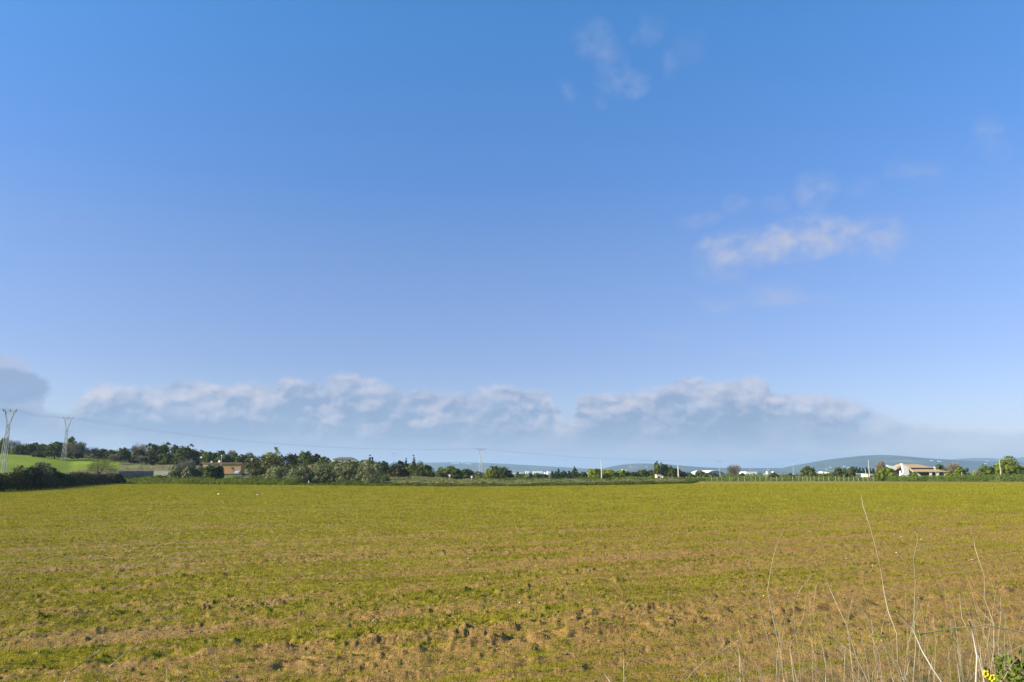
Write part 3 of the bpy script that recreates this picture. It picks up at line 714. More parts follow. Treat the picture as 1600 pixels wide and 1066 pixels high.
# ------------------------------------------------------------------ pylons, poles, wires
PYL = []
def pylon(px, ytop, Y, zb, h, half, label, lean=0, scale=1., yaw=.2, drop=0.):
    x = X_of(px, Y); r = empty('lattice_pylon', (x, Y, zb), yaw)
    b0, b1 = .50*scale, .20*scale; hm = h-3.3*scale; T = .044*scale
    m = MB()
    cs = [(-1,-1),(1,-1),(1,1),(-1,1)]
    for cx, cy in cs: m.tube([(cx*b0, cy*b0, -.5), (cx*b1, cy*b1, hm)], T*1.25, 4)
    n = 13; zz = [hm*(1-(1-i/n)**1.12) for i in range(n+1)]
    for i in range(n):
        w0 = b0+(b1-b0)*zz[i]/hm; w1 = b0+(b1-b0)*zz[i+1]/hm
        for k in range(4):
            a = cs[k]; b = cs[(k+1) % 4]
            if (i+k) % 2: a, b = b, a
            m.tube([(a[0]*w0, a[1]*w0, zz[i]), (b[0]*w1, b[1]*w1, zz[i+1])], T*.7, 3)
            m.tube([(a[0]*w1, a[1]*w1, zz[i+1]), (b[0]*w1, b[1]*w1, zz[i+1])], T*.6, 3)
    m.build('mast', M['steel'], r)
    for s in (-1, 1):
        a = MB(); top = (s*1.02*scale, 0, h)
        for cy in (-1, 1):
            a.tube([(s*b1, cy*b1, hm), top], T, 4)
            a.tube([(s*.02, cy*b1, hm), (s*1.02*scale*.8, 0, h-.5*scale)], T*.8, 4)
        for q in (.25, .5, .75):
            pz = hm+(h-hm)*q; px0 = s*(b1+(1.02*scale-b1)*q)
            a.tube([(px0, -b1*(1-q), pz), (px0, b1*(1-q), pz)], T*.6, 3)
            a.tube([(px0, 0, pz), (s*.85*scale*q, 0, pz-.45*scale)], T*.6, 3)
        a.build('head_arm', M['steel'], r)
    c = MB(); L = half; h = h-drop
    c.tube([(-L, 0, h-.05), (L, 0, h-.05)], T*1.4, 4)
    c.tube([(-L*.8, 0, h-.45*scale), (L*.8, 0, h-.45*scale)], T, 4)
    for q in range(-3, 4): c.tube([(L*q/4, 0, h-.45*scale), (L*(q+.5)/4, 0, h-.05)], T*.6, 3)
    c.build('crossarm', M['steel'], r)
    pts = []
    for q in (-L, 0, L):
        i = MB(); i.tube([(q, 0, h-.1), (q, 0, h+.12*scale), (q, 0, h+.3*scale)], [.05*scale, .10*scale, .05*scale], 6)
        for j in range(3): i.tube([(q, 0, h+(.02+.09*j)*scale), (q, 0, h+(.05+.09*j)*scale)], .12*scale, 6)
        i.build('insulator', M['insul'], r)
        pts.append((x+q*math.cos(yaw), Y+q*math.sin(yaw), zb+h+.3*scale))
    tag(r, label, 'pylon'); PYL.append(pts); return r
def pyl_at(px, ybase_z, ytop, Y, half, label, scale=1., pxt=None, **k):
    zb = ybase_z; h = at(px, ytop, Y)[2]-zb
    return pylon(px, ytop, Y, zb, h, half, label, scale=scale, **k)
Yp1, Yp2, Yp3 = 158, 262, 300
z1 = float(zt(X_of(6, Yp1), Yp1)); z2 = float(zt(X_of(99, Yp2), Yp2))
pyl_at(3.5, z1, 637, Yp1, 1.35, 'nearest and tallest grey lattice pylon with forked head at the left edge', 1.15, yaw=.1, drop=.7)
pyl_at(97, z2, 653.5, Yp2, 1.75, 'second lattice pylon with V shaped head at the top of the green field', 1.2, yaw=.1)
pyl_at(751, 0, 702, Yp3, 1.9, 'slender pale lattice pylon standing alone before the blue hills', .95, yaw=.2)
pyl_at(615, 3.0, 708.5, 430, 1.3, 'tiny distant lattice pylon showing over the trees right of the olives', .8, yaw=.2)
def pole(px, ytop, Y, r, mat, label, cross=0., ybase=None, name='utility_pole', extra=None, zb=None):
    x = X_of(px, Y); z0 = float(zt(x, Y)) if zb is None else zb; h = at(px, ytop, Y)[2]-z0
    e = empty(name, (x, Y, z0), .15)
    MB().tube([(0, 0, -.5), (0, 0, h*.5), (0, 0, h)], [r*1.2, r, r*.75], 8).build('pole', mat, e)
    if cross:
        MB().box(-cross, cross, -.06, .06, h-.45, h-.31).build('crossarm', M['steel'], e)
        for q in (-cross*.9, 0, cross*.9):
            MB().tube([(q, 0, h-.31), (q, 0, h-.18), (q, 0, h-.02)], [.05, .09, .05], 6).build('insulator', M['insul'], e)
    else:
        MB().tube([(0, 0, h-.04), (0, 0, h+.05)], r*.9, 8).build('pole_cap', M['steel'], e)
    tag(e, label, 'pole'); return (x, Y, z0+h)
T939 = pole(940, 718, 262, .20, M['concrete'], 'tall pale utility pole between the bright green trees')
T1060 = pole(1060, 727, 262, .26, M['concrete'], 'short thick concrete pole with small crossarm right of the rose hut', .9)
T1125 = pole(1125, 720, 330, .13, M['wood'], 'thin pole in front of the white arched hall', .8)
T1240 = pole(1240, 720, 400, .11, M['wood'], 'very thin pole rising over the long white shed', .7)
T1357 = pole(1358.5, 719, 275, .13, M['concrete'], 'thin pale pole left of the brown leafless tree')
T1352 = pole(1353, 733, 262, .12, M['wood'], 'short leaning looking post left of the thin pale pole')
T1459 = pole(1462.5, 730, 243, .07, M['wood'], 'thin pole before the pillars of the white villa')
T1563 = pole(1564, 719, 243, .16, M['wood'], 'wooden utility pole among the right hand trees')
T1500 = pole(1503, 738, 240, .13, M['wood'], 'short pale post in the thicket right of the villa')
T1548 = pole(1173, 731, 430, .10, M['wood'], 'faint thin pole behind the white warehouse')
T483 = pole(483, 751.5, 157, .09, M['white'], 'short white post before the second olive tree', name='white_post')
T275 = pole(707, 752, 139.5, .06, M['wood'], 'short thin stake in the verge below the white cabinet', name='stake')

def wire(a, b, sag, r, label, group):
    pts = []
    for i in range(25):
        q = i/24; pts.append((a[0]+(b[0]-a[0])*q, a[1]+(b[1]-a[1])*q, a[2]+(b[2]-a[2])*q-sag*4*q*(1-q)))
    o = MB().tube(pts, r, 4).build('power_line', M['wire'], smooth=True); tag(o, label, 'wire', group)
P0 = [(p[0]-95, p[1]-70, p[2]+1) for p in PYL[0]]
nm = ['left', 'middle', 'right']
for i in range(3):
    wire(P0[i], PYL[0][i], 1.0, .009, '%s conductor leaving the photo at the left of the nearest pylon' % nm[i], 'lines at the left edge')
    wire(PYL[0][i], PYL[1][i], .7, .009, '%s conductor strung between the two left lattice pylons' % nm[i], 'lines between the left pylons')
    wire(PYL[1][i], PYL[2][i], 4.0, .010, '%s conductor of the long span over the olives to the slender pylon' % nm[i], 'lines of the long span')
    wire(PYL[2][i], (T1125[0]+(i-1)*.7, T1125[1], T1125[2]), 1.6, .009, '%s conductor running right from the slender pylon' % nm[i], 'lines right of the slender pylon')
wire(T1125, T1240, 1.0, .008, 'wire between the thin pole at the hall and the one at the sheds', None)

# post and wire fence
def fence():
    posts = [963,970,983,998,1007,1016,1027,1036,1045,1050,1062,1072,1081,1090,1098,1111,1120,1127,1140,1153,1163,1173,1180,1187,1196,1204,1213,1222,1238,1247,1254,1260.5,1266,1271.5,1278.5,1286.5,1294.5,1305,1310.5,1318,1325,1333,1340.5,1348,1355.5,1364]
    r = empty('wire_fence', (X_of(960, 250), 250, 0))
    def fy(p): return float(np.interp(p, [960, 1080, 1100, 1400], [251, 251, 252, 249]))
    rng = random.Random(3); tops = []
    for p in posts:
        Y = fy(p); x = X_of(p, Y); h = rng.uniform(1.35, 1.7); lx = rng.uniform(-.06, .06)
        m = MB().tube([(x, Y, -.2), (x+lx*.5, Y, h*.5), (x+lx, Y, h)], [.065, .06, .052], 6).build('post', M['wood'], r)
        m.matrix_parent_inverse.identity(); m.location = (-r.location.x, -r.location.y, 0); tops.append((x+lx, Y, h))
    for k, q in enumerate((.35, .62, .9)):
        m = MB()
        for a, b in zip(tops, tops[1:]):
            m.tube([(a[0], a[1]-.09, a[2]*q), (b[0], b[1]-.09, b[2]*q)], .008, 3)
        w = m.build('wire', M['wire'], r); w.location = (-r.location.x, -r.location.y, 0)
    tag(r, 'long row of pale fence posts with thin wires across the right middle', 'fence')
fence()

# ------------------------------------------------------------------ buildings
def span(px0, px1, Y): return X_of(px0, Y), X_of(px1, Y)
def zpx(py, Y): return at(800, py, Y)[2]
def block(name, px0, px1, yt, Y, mat, label, zb=0., depth=10, group=None, roof=None, roofmat='tile', wins=0, cat='building', pitch=.18, yaw=0, winmat='dark', door=False):
    x0, x1 = span(px0, px1, Y); xc = (x0+x1)/2; w = (x1-x0)/2; h = zpx(yt, Y)-zb
    r = empty(name, (xc, Y, zb), yaw)
    hw = h if roof is None else h-min(w*pitch*2, h*.45)*(1 if roof != 'flat' else 0)
    MB().box(-w, w, 0, depth, -1, hw if roof != 'flat' else h-.15).build('wall', M[mat], r)
    if roof == 'flat': MB().box(-w-.12, w+.12, -.12, depth+.12, h-.15, h).build('roof', M[roofmat], r)
    elif roof == 'gable':   # ridge parallel to the front
        MB().add([(-w-.3,-.4,hw),(w+.3,-.4,hw),(w+.3,depth+.4,hw),(-w-.3,depth+.4,hw),(-w-.3,depth/2,h),(w+.3,depth/2,h)],
                 [(0,1,5,4),(2,3,4,5),(1,2,5),(3,0,4),(3,2,1,0)]).build('roof', M[roofmat], r)
    elif roof == 'hip':
        MB().add([(-w-.3,-.4,hw),(w+.3,-.4,hw),(w+.3,depth+.4,hw),(-w-.3,depth+.4,hw),(-w*.6,depth/2,h),(w*.6,depth/2,h)],
                 [(0,1,5,4),(2,3,4,5),(1,2,5),(3,0,4),(3,2,1,0)]).build('roof', M[roofmat], r)
    else: MB().box(-w-.08, w+.08, -.08, depth+.08, hw+.002, hw+.14).build('parapet', M[mat], r)
    for i in range(wins):
        cx = -w+(i+.5)*2*w/wins; ww = min(.45*w/wins, 1.2); hh = hw*.16
        f = MB().box(cx-ww, cx+ww, -.05, .02, hw*.55-hh, hw*.55+hh).build('window', M[winmat], r)
        MB().box(cx-ww-.08, cx+ww+.08, -.10, -.051, hw*.55-hh-.12, hw*.55-hh).build('sill', M['white'], f)
    if door: MB().box(-w*.18, w*.22, -.06, .02, 0, hw*.62).build('door', M['brown'], r)
    tag(r, label, cat, group); return r

# ochre house
Yh = 205; zb = 1.2
x0, x1 = span(316, 374, Yh); xs, _ = span(343, 374, Yh); H = zpx(723, Yh)-zb
r = empty('house', (x0, Yh, zb), .10)
MB().box(0, x1-x0, 0, 4, -1.2, H-.22).build('wall', M['orange'], r)
MB().box(-.25, x1-x0+.25, -.28, 4.2, H-.22, H).build('roof', M['tile'], r)
MB().box(.6, 2.9, -.10, -.001, H-2.0, H-.5).build('cream_panel', M['cream'], r)
ch = MB().box(1.4, 1.8, 2, 2.4, H+.002, H+.45).build('chimney', M['white'], r)
wdn = MB().box(7.6, 8.1, -.06, .01, 2.4, 2.9).build('window', M['dark'], r); MB().box(7.55, 8.15, -.12, -.061, 2.32, 2.4).build('sill', M['white'], wdn)
aw = MB().add([(xs-x0+4.0,-1.5,1.35),(x1-x0-.2,-1.5,1.35),(x1-x0-.2,-.01,2.0),(xs-x0+4.0,-.01,2.0),(xs-x0+4.0,-1.5,1.28),(x1-x0-.2,-1.5,1.28),(x1-x0-.2,-.01,1.93),(xs-x0+4.0,-.01,1.93)],
        [(0,1,2,3),(7,6,5,4),(0,4,5,1),(1,5,6,2),(2,6,7,3),(3,7,4,0)]).build('awning', M['blue'], r)
MB().box(xs-x0+.8, x1-x0-.3, -.05, .01, -.6, 1.2).build('doorway', M['brown'], r)
tag(r, 'ochre orange walled farmhouse partly hidden behind small trees on the left', 'house')
# mast with dish behind the ridge
xm = X_of(344.5, 203.5); e = empty('antenna_mast', (xm, 203.5, 0))
hm = zpx(712.5, 203.5)
MB().tube([(0, 0, 0), (0, 0, hm)], .07, 6).build('pole', M['steel'], e)
MB().tube([(0, 0, hm-.05), (0, -.02, hm+.3)], [.16, .12], 10).build('lamp_head', M['white'], e)
MB().tube([(-.45, -.15, hm-1.55), (-.45, -.32, hm-1.5), (-.45, -.36, hm-1.49)], [.08, .28, .32], 12).build('dish', M['white'], e)
tag(e, 'white headed thin mast with a small dish at the ochre house', 'mast')
def yard_lamp(px, ytop, Y, label):
    zb = float(zt(X_of(px, Y), Y)); e = empty('yard_lamp', (X_of(px, Y), Y, zb)); h = zpx(ytop, Y)-zb
    MB().tube([(0, 0, -.2), (0, 0, h-.5)], .06, 6).build('pole', M['dark'], e)
    s = .32
    MB().tube([(0,0,h-.62),(0,0,h-.5),(0,0,h-.25),(0,0,h-.05),(0,0,h)], [.08, s*.8, s, s*.7, .1], 10).build('lamp_shade', M['white'], e)
    tag(e, label, 'lamp')
yard_lamp(392.5, 716.5, 196, 'white shaded yard lamp on a dark post left of the carob trees')
yard_lamp(313, 713.5, 235, 'small white lamp showing in the trees left behind the ochre house')
# stone hut and wall
r = block('stone_hut', 240, 263, 733, 196, 'hut', 'small pale block hut with flat roof beside the dark wall', zb=1.0, depth=4, roof='flat', roofmat='hut', cat='hut')
MB().box(-.9, .1, -.05, .01, 0, 1.1).build('door', M['dark'], r)
w = MB()
pth = [(X_of(p, Y), Y) for p, Y in [(186, 200), (205, 204), (225, 207), (245, 208), (270, 206), (285, 204)]]
for (ax, ay), (bx, by) in zip(pth, pth[1:]):
    za = zpx(736.5, ay); zb_ = zpx(736, by)
    w.add([(ax,ay-.3,0),(bx,by-.3,0),(bx,by+.3,0),(ax,ay+.3,0),(ax,ay-.25,za),(bx,by-.25,zb_),(bx,by+.25,zb_),(ax,ay+.25,za)],
          [(0,1,5,4),(1,2,6,5),(2,3,7,6),(3,0,4,7),(4,5,6,7)])
o = w.build('stone_wall', M['stone']); tag(o, 'grey dry stone wall below the strip of dry grass', 'wall')
x0, x1 = span(377, 427, 178)
r = empty('garden_wall', (x0, 178, 0))
MB().box(0, x1-x0, 0, .3, -.2, 1.75).build('wall', M['greywall'], r)
MB().box(-.05, x1-x0+.05, -.06, .36, 1.752, 1.87).build('coping', M['stone'], r)
tag(r, 'long low grey garden wall at the foot of the left carob tree', 'wall')
for px, yy, Y, lb in [(702.5, 741.3, 215, 'small white box on a post right of the dark oak'), (737, 743.5, 215, 'small white box on a post left of the slender pylon foot')]:
    x = X_of(px, Y); h = zpx(yy, Y); e = empty('cabinet', (x, Y, 0))
    MB().tube([(0, 0, -.2), (0, 0, h-.62)], .05, 6).build('post', M['wood'], e)
    MB().box(-.24, .24, -.15, .15, h-.62, h-.08).build('body', M['white'], e); MB().box(-.28, .28, -.19, .19, h-.078, h).build('lid', M['cream'], e)
    tag(e, lb, 'cabinet')
e = empty('cabinet', (X_of(936.5, 258), 258, 0)); hh = zpx(749-.8, 258)
MB().box(-.55, .55, -.3, .3, -.1, hh-.1).build('body', M['cream'], e); MB().box(-.62, .62, -.36, .36, hh-.098, hh).build('lid', M['cream'], e)
tag(e, 'cream cabinet at the foot of the pale utility pole', 'cabinet')

block('house', 519, 550, 714, 330, 'cream', 'brown roofed house on the rise above the olives', zb=3.0, depth=9, roof='hip', roofmat='tile_dark', wins=3, cat='house', pitch=.12)
block('house', 480.5, 485.5, 726.5, 205, 'orange', 'tiny orange wall end glimpsed between carob and olives', zb=1.5, depth=5, roof='flat', roofmat='tile', cat='house')
block('house', 565.5, 572, 718.5, 330, 'white', 'tiny white house end right of the brown roofed house', zb=3, depth=8, roof='flat', roofmat='tile_dark', cat='house')

gt = 'white buildings of the far town'
for a, b, yt, Y, mt, wn, lb in [(821,827,736.5,900,'white',2,'small white town block left of the long one'),(833,848,736.5,1000,'white',4,'long low white town block'),
      (851,854.5,738.5,700,'white',1,'narrow upright white town block left of its taller twin'),(855.5,860,736.8,720,'white',1,'taller narrow white town block beside the cypress row'),
      (842,846,743,520,'white',1,'tiny white shed in front of the long town block'),(886,891,738,900,'white',1,'white town block seen over the cypress row'),
      (903,908,738.5,900,'cream',2,'cream town block right of the tallest cypress'),(912,921,739.5,900,'white',3,'low white town block left of the bright green trees'),
      (801,809,739,1100,'white',2,'faint white town block right of the dark dome tree'),(811,818,738.6,1200,'cream',2,'faint cream town block left of the first white block'),
      (1086,1094,738.5,1200,'cream',2,'faint pale block left of the arched hall'),(1272,1279,738.5,1300,'cream',2,'faint pale block right of the big lone tree'),(1285,1292,737,1500,'white',2,'faint white block at the foot of the highest hill'),
      (1296,1304,738.4,1200,'cream',2,'faint pale block left of the pointed conifers')]:
    block('town_block', a, b, yt, Y, mt, lb, depth=18, group=gt, wins=wn, winmat='greywall')
r = block('tower', 972.5, 978.5, 733.3, 420, 'cream', 'beige tower top showing over the bright green trees', depth=3, roof='flat', roofmat='cream', wins=1, cat='tower')
r = block('rose_hut', 1026, 1032.6, 741.2, 256, 'rose', 'small rose white hut below the tall thin trees', depth=3, roof='flat', roofmat='tile', cat='hut', wins=1)
x = X_of(1035, 254); e = empty('gate_pillar', (x, 254, 0)); h = zpx(743.5, 254)
MB().box(-.22, .22, -.22, .22, -.1, h-.1).build('shaft', M['white'], e); MB().box(-.3, .3, -.3, .3, h-.098, h).build('cap', M['white'], e)
tag(e, 'white gate pillar right of the rose white hut', 'pillar')

# arched hall
Y = 470; x0, x1 = span(1103, 1135.5, Y); r = empty('arched_hall', ((x0+x1)/2, Y, 0), .12); w = (x1-x0)/2
zt_ = zpx(735, Y); zs = zpx(741.5, Y); n = 14
arc = [(-w+2*w*i/n, zs+(zt_-zs)*(1-abs(-1+2*i/n)**2.6)) for i in range(n+1)]
MB().prism([(-w, -.5), (w, -.5)]+[(a, b-.25) for a, b in reversed(arc)], .6, 29.4).build('wall', M['blue'], r)
rf = MB(); out_ = arc+[(a*.97, b-.24) for a, b in reversed(arc)]
top = MB()
vs = [(a*1.02, y, b) for y in (0, 30) for a, b in arc]+[(a*1.02, y, b-.24) for y in (0, 30) for a, b in arc]
fs = []; k = n+1
for i in range(n):
    fs += [(i, i+1, k+i+1, k+i), (2*k+i+1, 2*k+i, 3*k+i, 3*k+i+1), (i+1, i, 2*k+i, 2*k+i+1), (k+i, k+i+1, 3*k+i+1, 3*k+i)]
fs += [(0, k, 3*k, 2*k), (n, 2*k+n, 3*k+n, k+n)]
MB().add(vs, fs).build('roof', M['white'], r, smooth=False)
sw = MB().add([(-w,.3,.2),(-w*.2,.3,.2),(-w*.45,.3,zs+.2*(zt_-zs)),(-w*.98,.3,zs+.3*(zt_-zs)),(-w,.56,.2),(-w*.2,.56,.2),(-w*.45,.56,zs+.2*(zt_-zs)),(-w*.98,.56,zs+.3*(zt_-zs))],
     [(0,1,2,3),(7,6,5,4),(0,4,5,1),(1,5,6,2),(2,6,7,3),(3,7,4,0)]).build('side_panel', M['white'], r)
MB().box(w*.55, w*.9, .35, .59, -.2, zs*.5).build('door', M['white'], r)
tag(r, 'white arched roof hall with blue grey front', 'hall')

gsh = 'white warehouses and sheds'
block('warehouse', 1166.5, 1183, 737, 480, 'white', 'tall white box shaped warehouse right of the leafless tree', depth=16, group=gsh, roof='flat', roofmat='sheet')
block('warehouse', 1183.5, 1198, 740.5, 500, 'sheet', 'lower pale blue warehouse adjoining the tall white box', depth=16, group=gsh, roof='gable', roofmat='sheet', pitch=.05)
block('shed', 1158, 1170, 744, 420, 'rose', 'low pale shed in front of the white warehouse', depth=6, group=gsh, roof='gable', roofmat='sheet', pitch=.08)
block('shed', 1191, 1201, 744.3, 430, 'white', 'low white shed right below the pale blue warehouse', depth=6, group=gsh, roof='gable', roofmat='sheet', pitch=.08)
r = block('domed_building', 1200.5, 1214, 739.5, 480, 'cream', 'cream building with two small domed turrets', depth=10, group=gsh, roof='flat', roofmat='cream', wins=3)
for q in (-2.1, 1.6):
    zz = zpx(739.5, 480)
    MB().tube([(q,4,zz+.01),(q,4,zz+.7),(q,4,zz+1.15),(q,4,zz+1.35)], [.75,.8,.5,.08], 10).build('turret', M['cream'], r)
block('long_shed', 1214.5, 1254, 740.3, 520, 'cream', 'very long low cream shed behind the small round tree', depth=12, group=gsh, roof='gable', roofmat='sheet', wins=7, pitch=.02)
block('shed', 1336, 1352, 740, 420, 'sheet', 'low white roofed shed before the row of slim conifers', depth=8, group=gsh, roof='gable', roofmat='white', pitch=.06)
block('shed', 1355.5, 1368, 740.5, 330, 'rose', 'white block shed left of the bright bush at the villa', depth=6, group=gsh, roof='flat', roofmat='white', wins=1)
block('shed', 1276, 1281, 744, 330, 'white', 'tiny white shed right of the big lone round tree', depth=4, group=gsh, roof='flat', roofmat='white')

# white villa
Y = 262; r = empty('villa', (X_of(1400, Y), Y, 0)); X0 = X_of(1400, Y)
def vx(p): return X_of(p, Y)-X0
def vz(p): return zpx(p, Y)
MB().box(vx(1413), vx(1461), 1.2, 10, -.5, vz(731.2)-.001).build('wall', M['cream'], r)
rf = MB().add([(vx(1412),.5,vz(731)),(vx(1463),.5,vz(731)),(vx(1463),10.5,vz(731)),(vx(1412),10.5,vz(731)),(vx(1417),5.5,vz(726)+.15),(vx(1449),5.5,vz(726)+.15)],
     [(0,1,5,4),(2,3,4,5),(1,2,5),(3,0,4),(3,2,1,0)]).build('upper_roof', M['tile'], r)
MB().box(vx(1422), vx(1461.5), .9, 1.19, vz(733.4), vz(731.15)).build('upper_windows', M['brown'], r)
MB().add([(vx(1420),-2.9,vz(737)),(vx(1475),-2.9,vz(737)),(vx(1466),.85,vz(733.3)),(vx(1422),.85,vz(733.3)),
          (vx(1420),-2.9,vz(737)-.18),(vx(1475),-2.9,vz(737)-.18),(vx(1466),.85,vz(733.3)-.18),(vx(1422),.85,vz(733.3)-.18)],
     [(0,1,2,3),(7,6,5,4),(0,4,5,1),(1,5,6,2),(2,6,7,3),(3,7,4,0)]).build('porch_roof', M['tile'], r)
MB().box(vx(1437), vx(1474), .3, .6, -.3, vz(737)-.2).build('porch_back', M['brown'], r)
for p in (1448, 1459, 1471):
    MB().box(vx(p-1.6), vx(p+1.6), -2.7, -2.0, -.2, vz(737)-.182).build('pillar', M['white'], r)
# tall white gable walls
def slab(poly, y0, y1, name, mat):
    return MB().prism([(vx(a), vz(b)) for a, b in poly], y0, y1).build(name, M[mat], r)
slab([(1404,745),(1418,745),(1419.5,741),(1419,733),(1416.5,728.5),(1412,726.5),(1410,727),(1411,738)], -.6, .4, 'gable_wall', 'white')
slab([(1412,726.4),(1416.6,728.4),(1421,731.2),(1425,734.5),(1424,737),(1419.6,732.6),(1416,729.6)], -.9, .7, 'gable_coping', 'cream')
slab([(1387,726.5),(1403.5,730.5),(1402,733),(1398,736.5),(1389.5,730.5)], 0, 1.0, 'stair_wall', 'white')
slab([(1402,745),(1412,745),(1412,730),(1404,731.5),(1398,737),(1398,745)], 1.5, 8, 'annex_wall', 'brown')
slab([(1403.5,730.3),(1411.8,728.4),(1411.8,730.4),(1398,737.5),(1396.5,736.8)], 1.2, 8.4, 'annex_roof', 'tile')
slab([(1406.3,745),(1408.6,745),(1408.4,735.5),(1406.6,735.5)], 0, .6, 'pillar', 'white')
slab([(1425,736.8),(1434,744),(1438,745.5),(1421,745.5),(1421,735.8)], -2.6, -2.2, 'buttress', 'cream')
c1 = slab([(1410.5,726.4),(1414,725.6),(1414,724.2),(1410.5,724.6)], .6, 1.4, 'chimney', 'white')
MB().box(vx(1462.2), vx(1463.8), 0.62, 1.0, vz(737), vz(729.5)).build('downpipe', M['white'], r)
tag(r, 'rambling white villa with tan tiled roofs and pillared porch', 'villa')

# cream house at the right edge
Y = 262; r = empty('house', (X_of(1585, Y), Y, 0)); X0 = X_of(1585, Y)
MB().box(vx(1571), vx(1612), 0, 8, -.5, zpx(740.5, Y)).build('wall', M['cream'], r)
MB().add([(vx(1582),-.6,vz(738)),(vx(1614),-.6,vz(738)),(vx(1614),8.5,vz(738)),(vx(1582),8.5,vz(738)),(vx(1586),4,vz(733)),(vx(1610),4,vz(733))],
     [(0,1,5,4),(2,3,4,5),(1,2,5),(3,0,4),(3,2,1,0)]).build('roof', M['tile'], r)
MB().box(vx(1583), vx(1612.5), -.3, -.002, -.4, vz(738.1)).build('front_wall', M['white'], r)
for q in (1589, 1597): 
    f = MB().box(vx(q-1.6), vx(q+1.6), -.36, -.301, vz(742.8), vz(739.4)).build('window', M['brown'], r)
    MB().box(vx(q-1.9), vx(q+1.9), -.42, -.362, vz(743.2), vz(742.81)).build('sill', M['white'], f)
MB().box(vx(1584), vx(1585.8), 3, 3.8, vz(737), vz(726.5)).build('chimney', M['white'], r)
tag(r, 'cream and white house with tiled roof cut by the right edge', 'house')

# houses on the hills
def hill_z(x, y):
    best = 0
    for o in bpy.data.objects:
        if o.name.startswith('hills'):
            ok, loc, n_, i_ = o.ray_cast(Vector((x, y, 2000)), Vector((0, 0, -1)))
            if ok: best = max(best, loc.z)
    return best
bpy.context.view_layer.update()
def hill_hit(px, py):
    a, c = ray(px, py); d = Vector((a, 1, c)).normalized(); best = None
    for o in bpy.data.objects:
        if o.name.startswith('hills'):
            ok, loc, n_, i_ = o.ray_cast(Vector((0, 0, CAMZ)), d)
            if ok and (best is None or loc.length < best.length): best = loc
    return best
gk = 'far white buildings on the hills'
first = None
HB = [(708,724.3,5,'left white block of the pair of complexes on the long blue hill'),(714,724.6,5,'white block beside the leftmost one on the long blue hill'),(729,725,5,'first white block of the right complex on the long blue hill'),(734,725.4,5,'last white block of the right complex on the long blue hill'),
      (722,724.6,2.5,'small pale block between both complexes on the long blue hill'),(986,729.5,4,'small white building on the low hill above the beige tower'),(1010,729.8,2,'tiny white house on the low hill left of the tall thin trees'),
      (1320,729,4,'white building on the lower slope above the pointed conifers'),(1298,731,3,'white house low on the highest hill, left of the conifers'),(1292,733.5,2.5,'lowest white house on the highest hill left of the conifers'),(1326,731,2.5,'tiny white house on the slope between the conifers'),
      (1456,720.5,4,'white row on the hill above the villa roof, left part'),(1468,721.3,5,'white row on the hill above the villa roof, right part'),(1543,721,4,'pale building on the hill right of the leafless tree'),(1540,725,3,'lower pale building on the hill before the right trees'),(1200,734,2.5,'tiny pale house on the plain above the warehouses'),(1262,733,2,'tiny pale house at the left foot of the highest hill')]
for px, py, w, lb in HB:
    p = hill_hit(px, py)
    if p is None: continue
    D = p.y; ww = pxw(w, D)/2; hh = max(pxw(1.5, D), 6)
    r = empty('hill_building', (p.x, p.y-ww*.6, p.z-hh*.35))
    MB().box(-ww, ww, 0, ww*1.2, -hh*.6, hh*.9).build('wall', M['white'], r)
    MB().box(-ww*1.03, ww*1.03, -ww*.03, ww*1.23, hh*.9+.01, hh).build('roof', M['tile'], r)
    tag(r, lb, 'building', gk)

# ------------------------------------------------------------------ near field detail
def sprouts():
    rng = np.random.default_rng(77)
    Vs = []; Ts = []
    n = 530000; bl = 4
    y = np.exp(rng.uniform(math.log(6.3), math.log(175), n)); t = np.where(np.arange(n) < 440000, rng.uniform(-.80, .80, n), rng.uniform(.80, 1.7, n)*rng.choice([-1, 1], n)); x = t*y
    ok = y < Yb(t)-1.2; x = x[ok]; y = y[ok]
    c = cover_f(x, y); keep = rng.random(len(x)) < np.clip(.24+.74*c, .08, 1); x = x[keep]; y = y[keep]; c = c[keep]
    fade = 1-.5*sstep(60, 150, y)
    z = field_h(x, y)*fade*(1+.25*(1-sstep(10, 25, y)))+.03+bank(x, y)
    m = len(x); wd = .0012+.00036*y; hh = .030+.00055*y
    for b in range(bl):
        a = rng.uniform(0, 2*np.pi, m); lean = rng.uniform(.2, 1.0, m)*hh*.9; h = hh*rng.uniform(.45, 1.35, m)*(.65+.6*c)
        ox = x+rng.normal(size=m)*wd*2.4; oy = y+rng.normal(size=m)*wd*2.4
        wa = a+1.57; w = wd*rng.uniform(.6, 1.3, m)
        p1 = np.stack([ox+np.cos(wa)*w, oy+np.sin(wa)*w, z-.012], -1); p2 = np.stack([ox-np.cos(wa)*w, oy-np.sin(wa)*w, z-.012], -1)
        p3 = np.stack([ox+np.cos(a)*lean, oy+np.sin(a)*lean, z+h], -1)
        Vs.append(np.stack([p1, p2, p3], 1).reshape(-1, 3)); Ts.append(np.clip(vn(x*.9, y*.9, 8)*.6+rng.uniform(0, .5, m), 0, 1))
    V = np.concatenate(Vs); T = np.concatenate(Ts)
    me = fast_mesh('crop_sprouts', V, np.arange(len(V)).reshape(-1, 3), False, {'tone': ('FACE', T)})
    o = link('crop_sprouts', me, M['sprout']); tag(o, 'short yellow green blades of young crop covering the field', 'crop', kind='stuff')
sprouts()
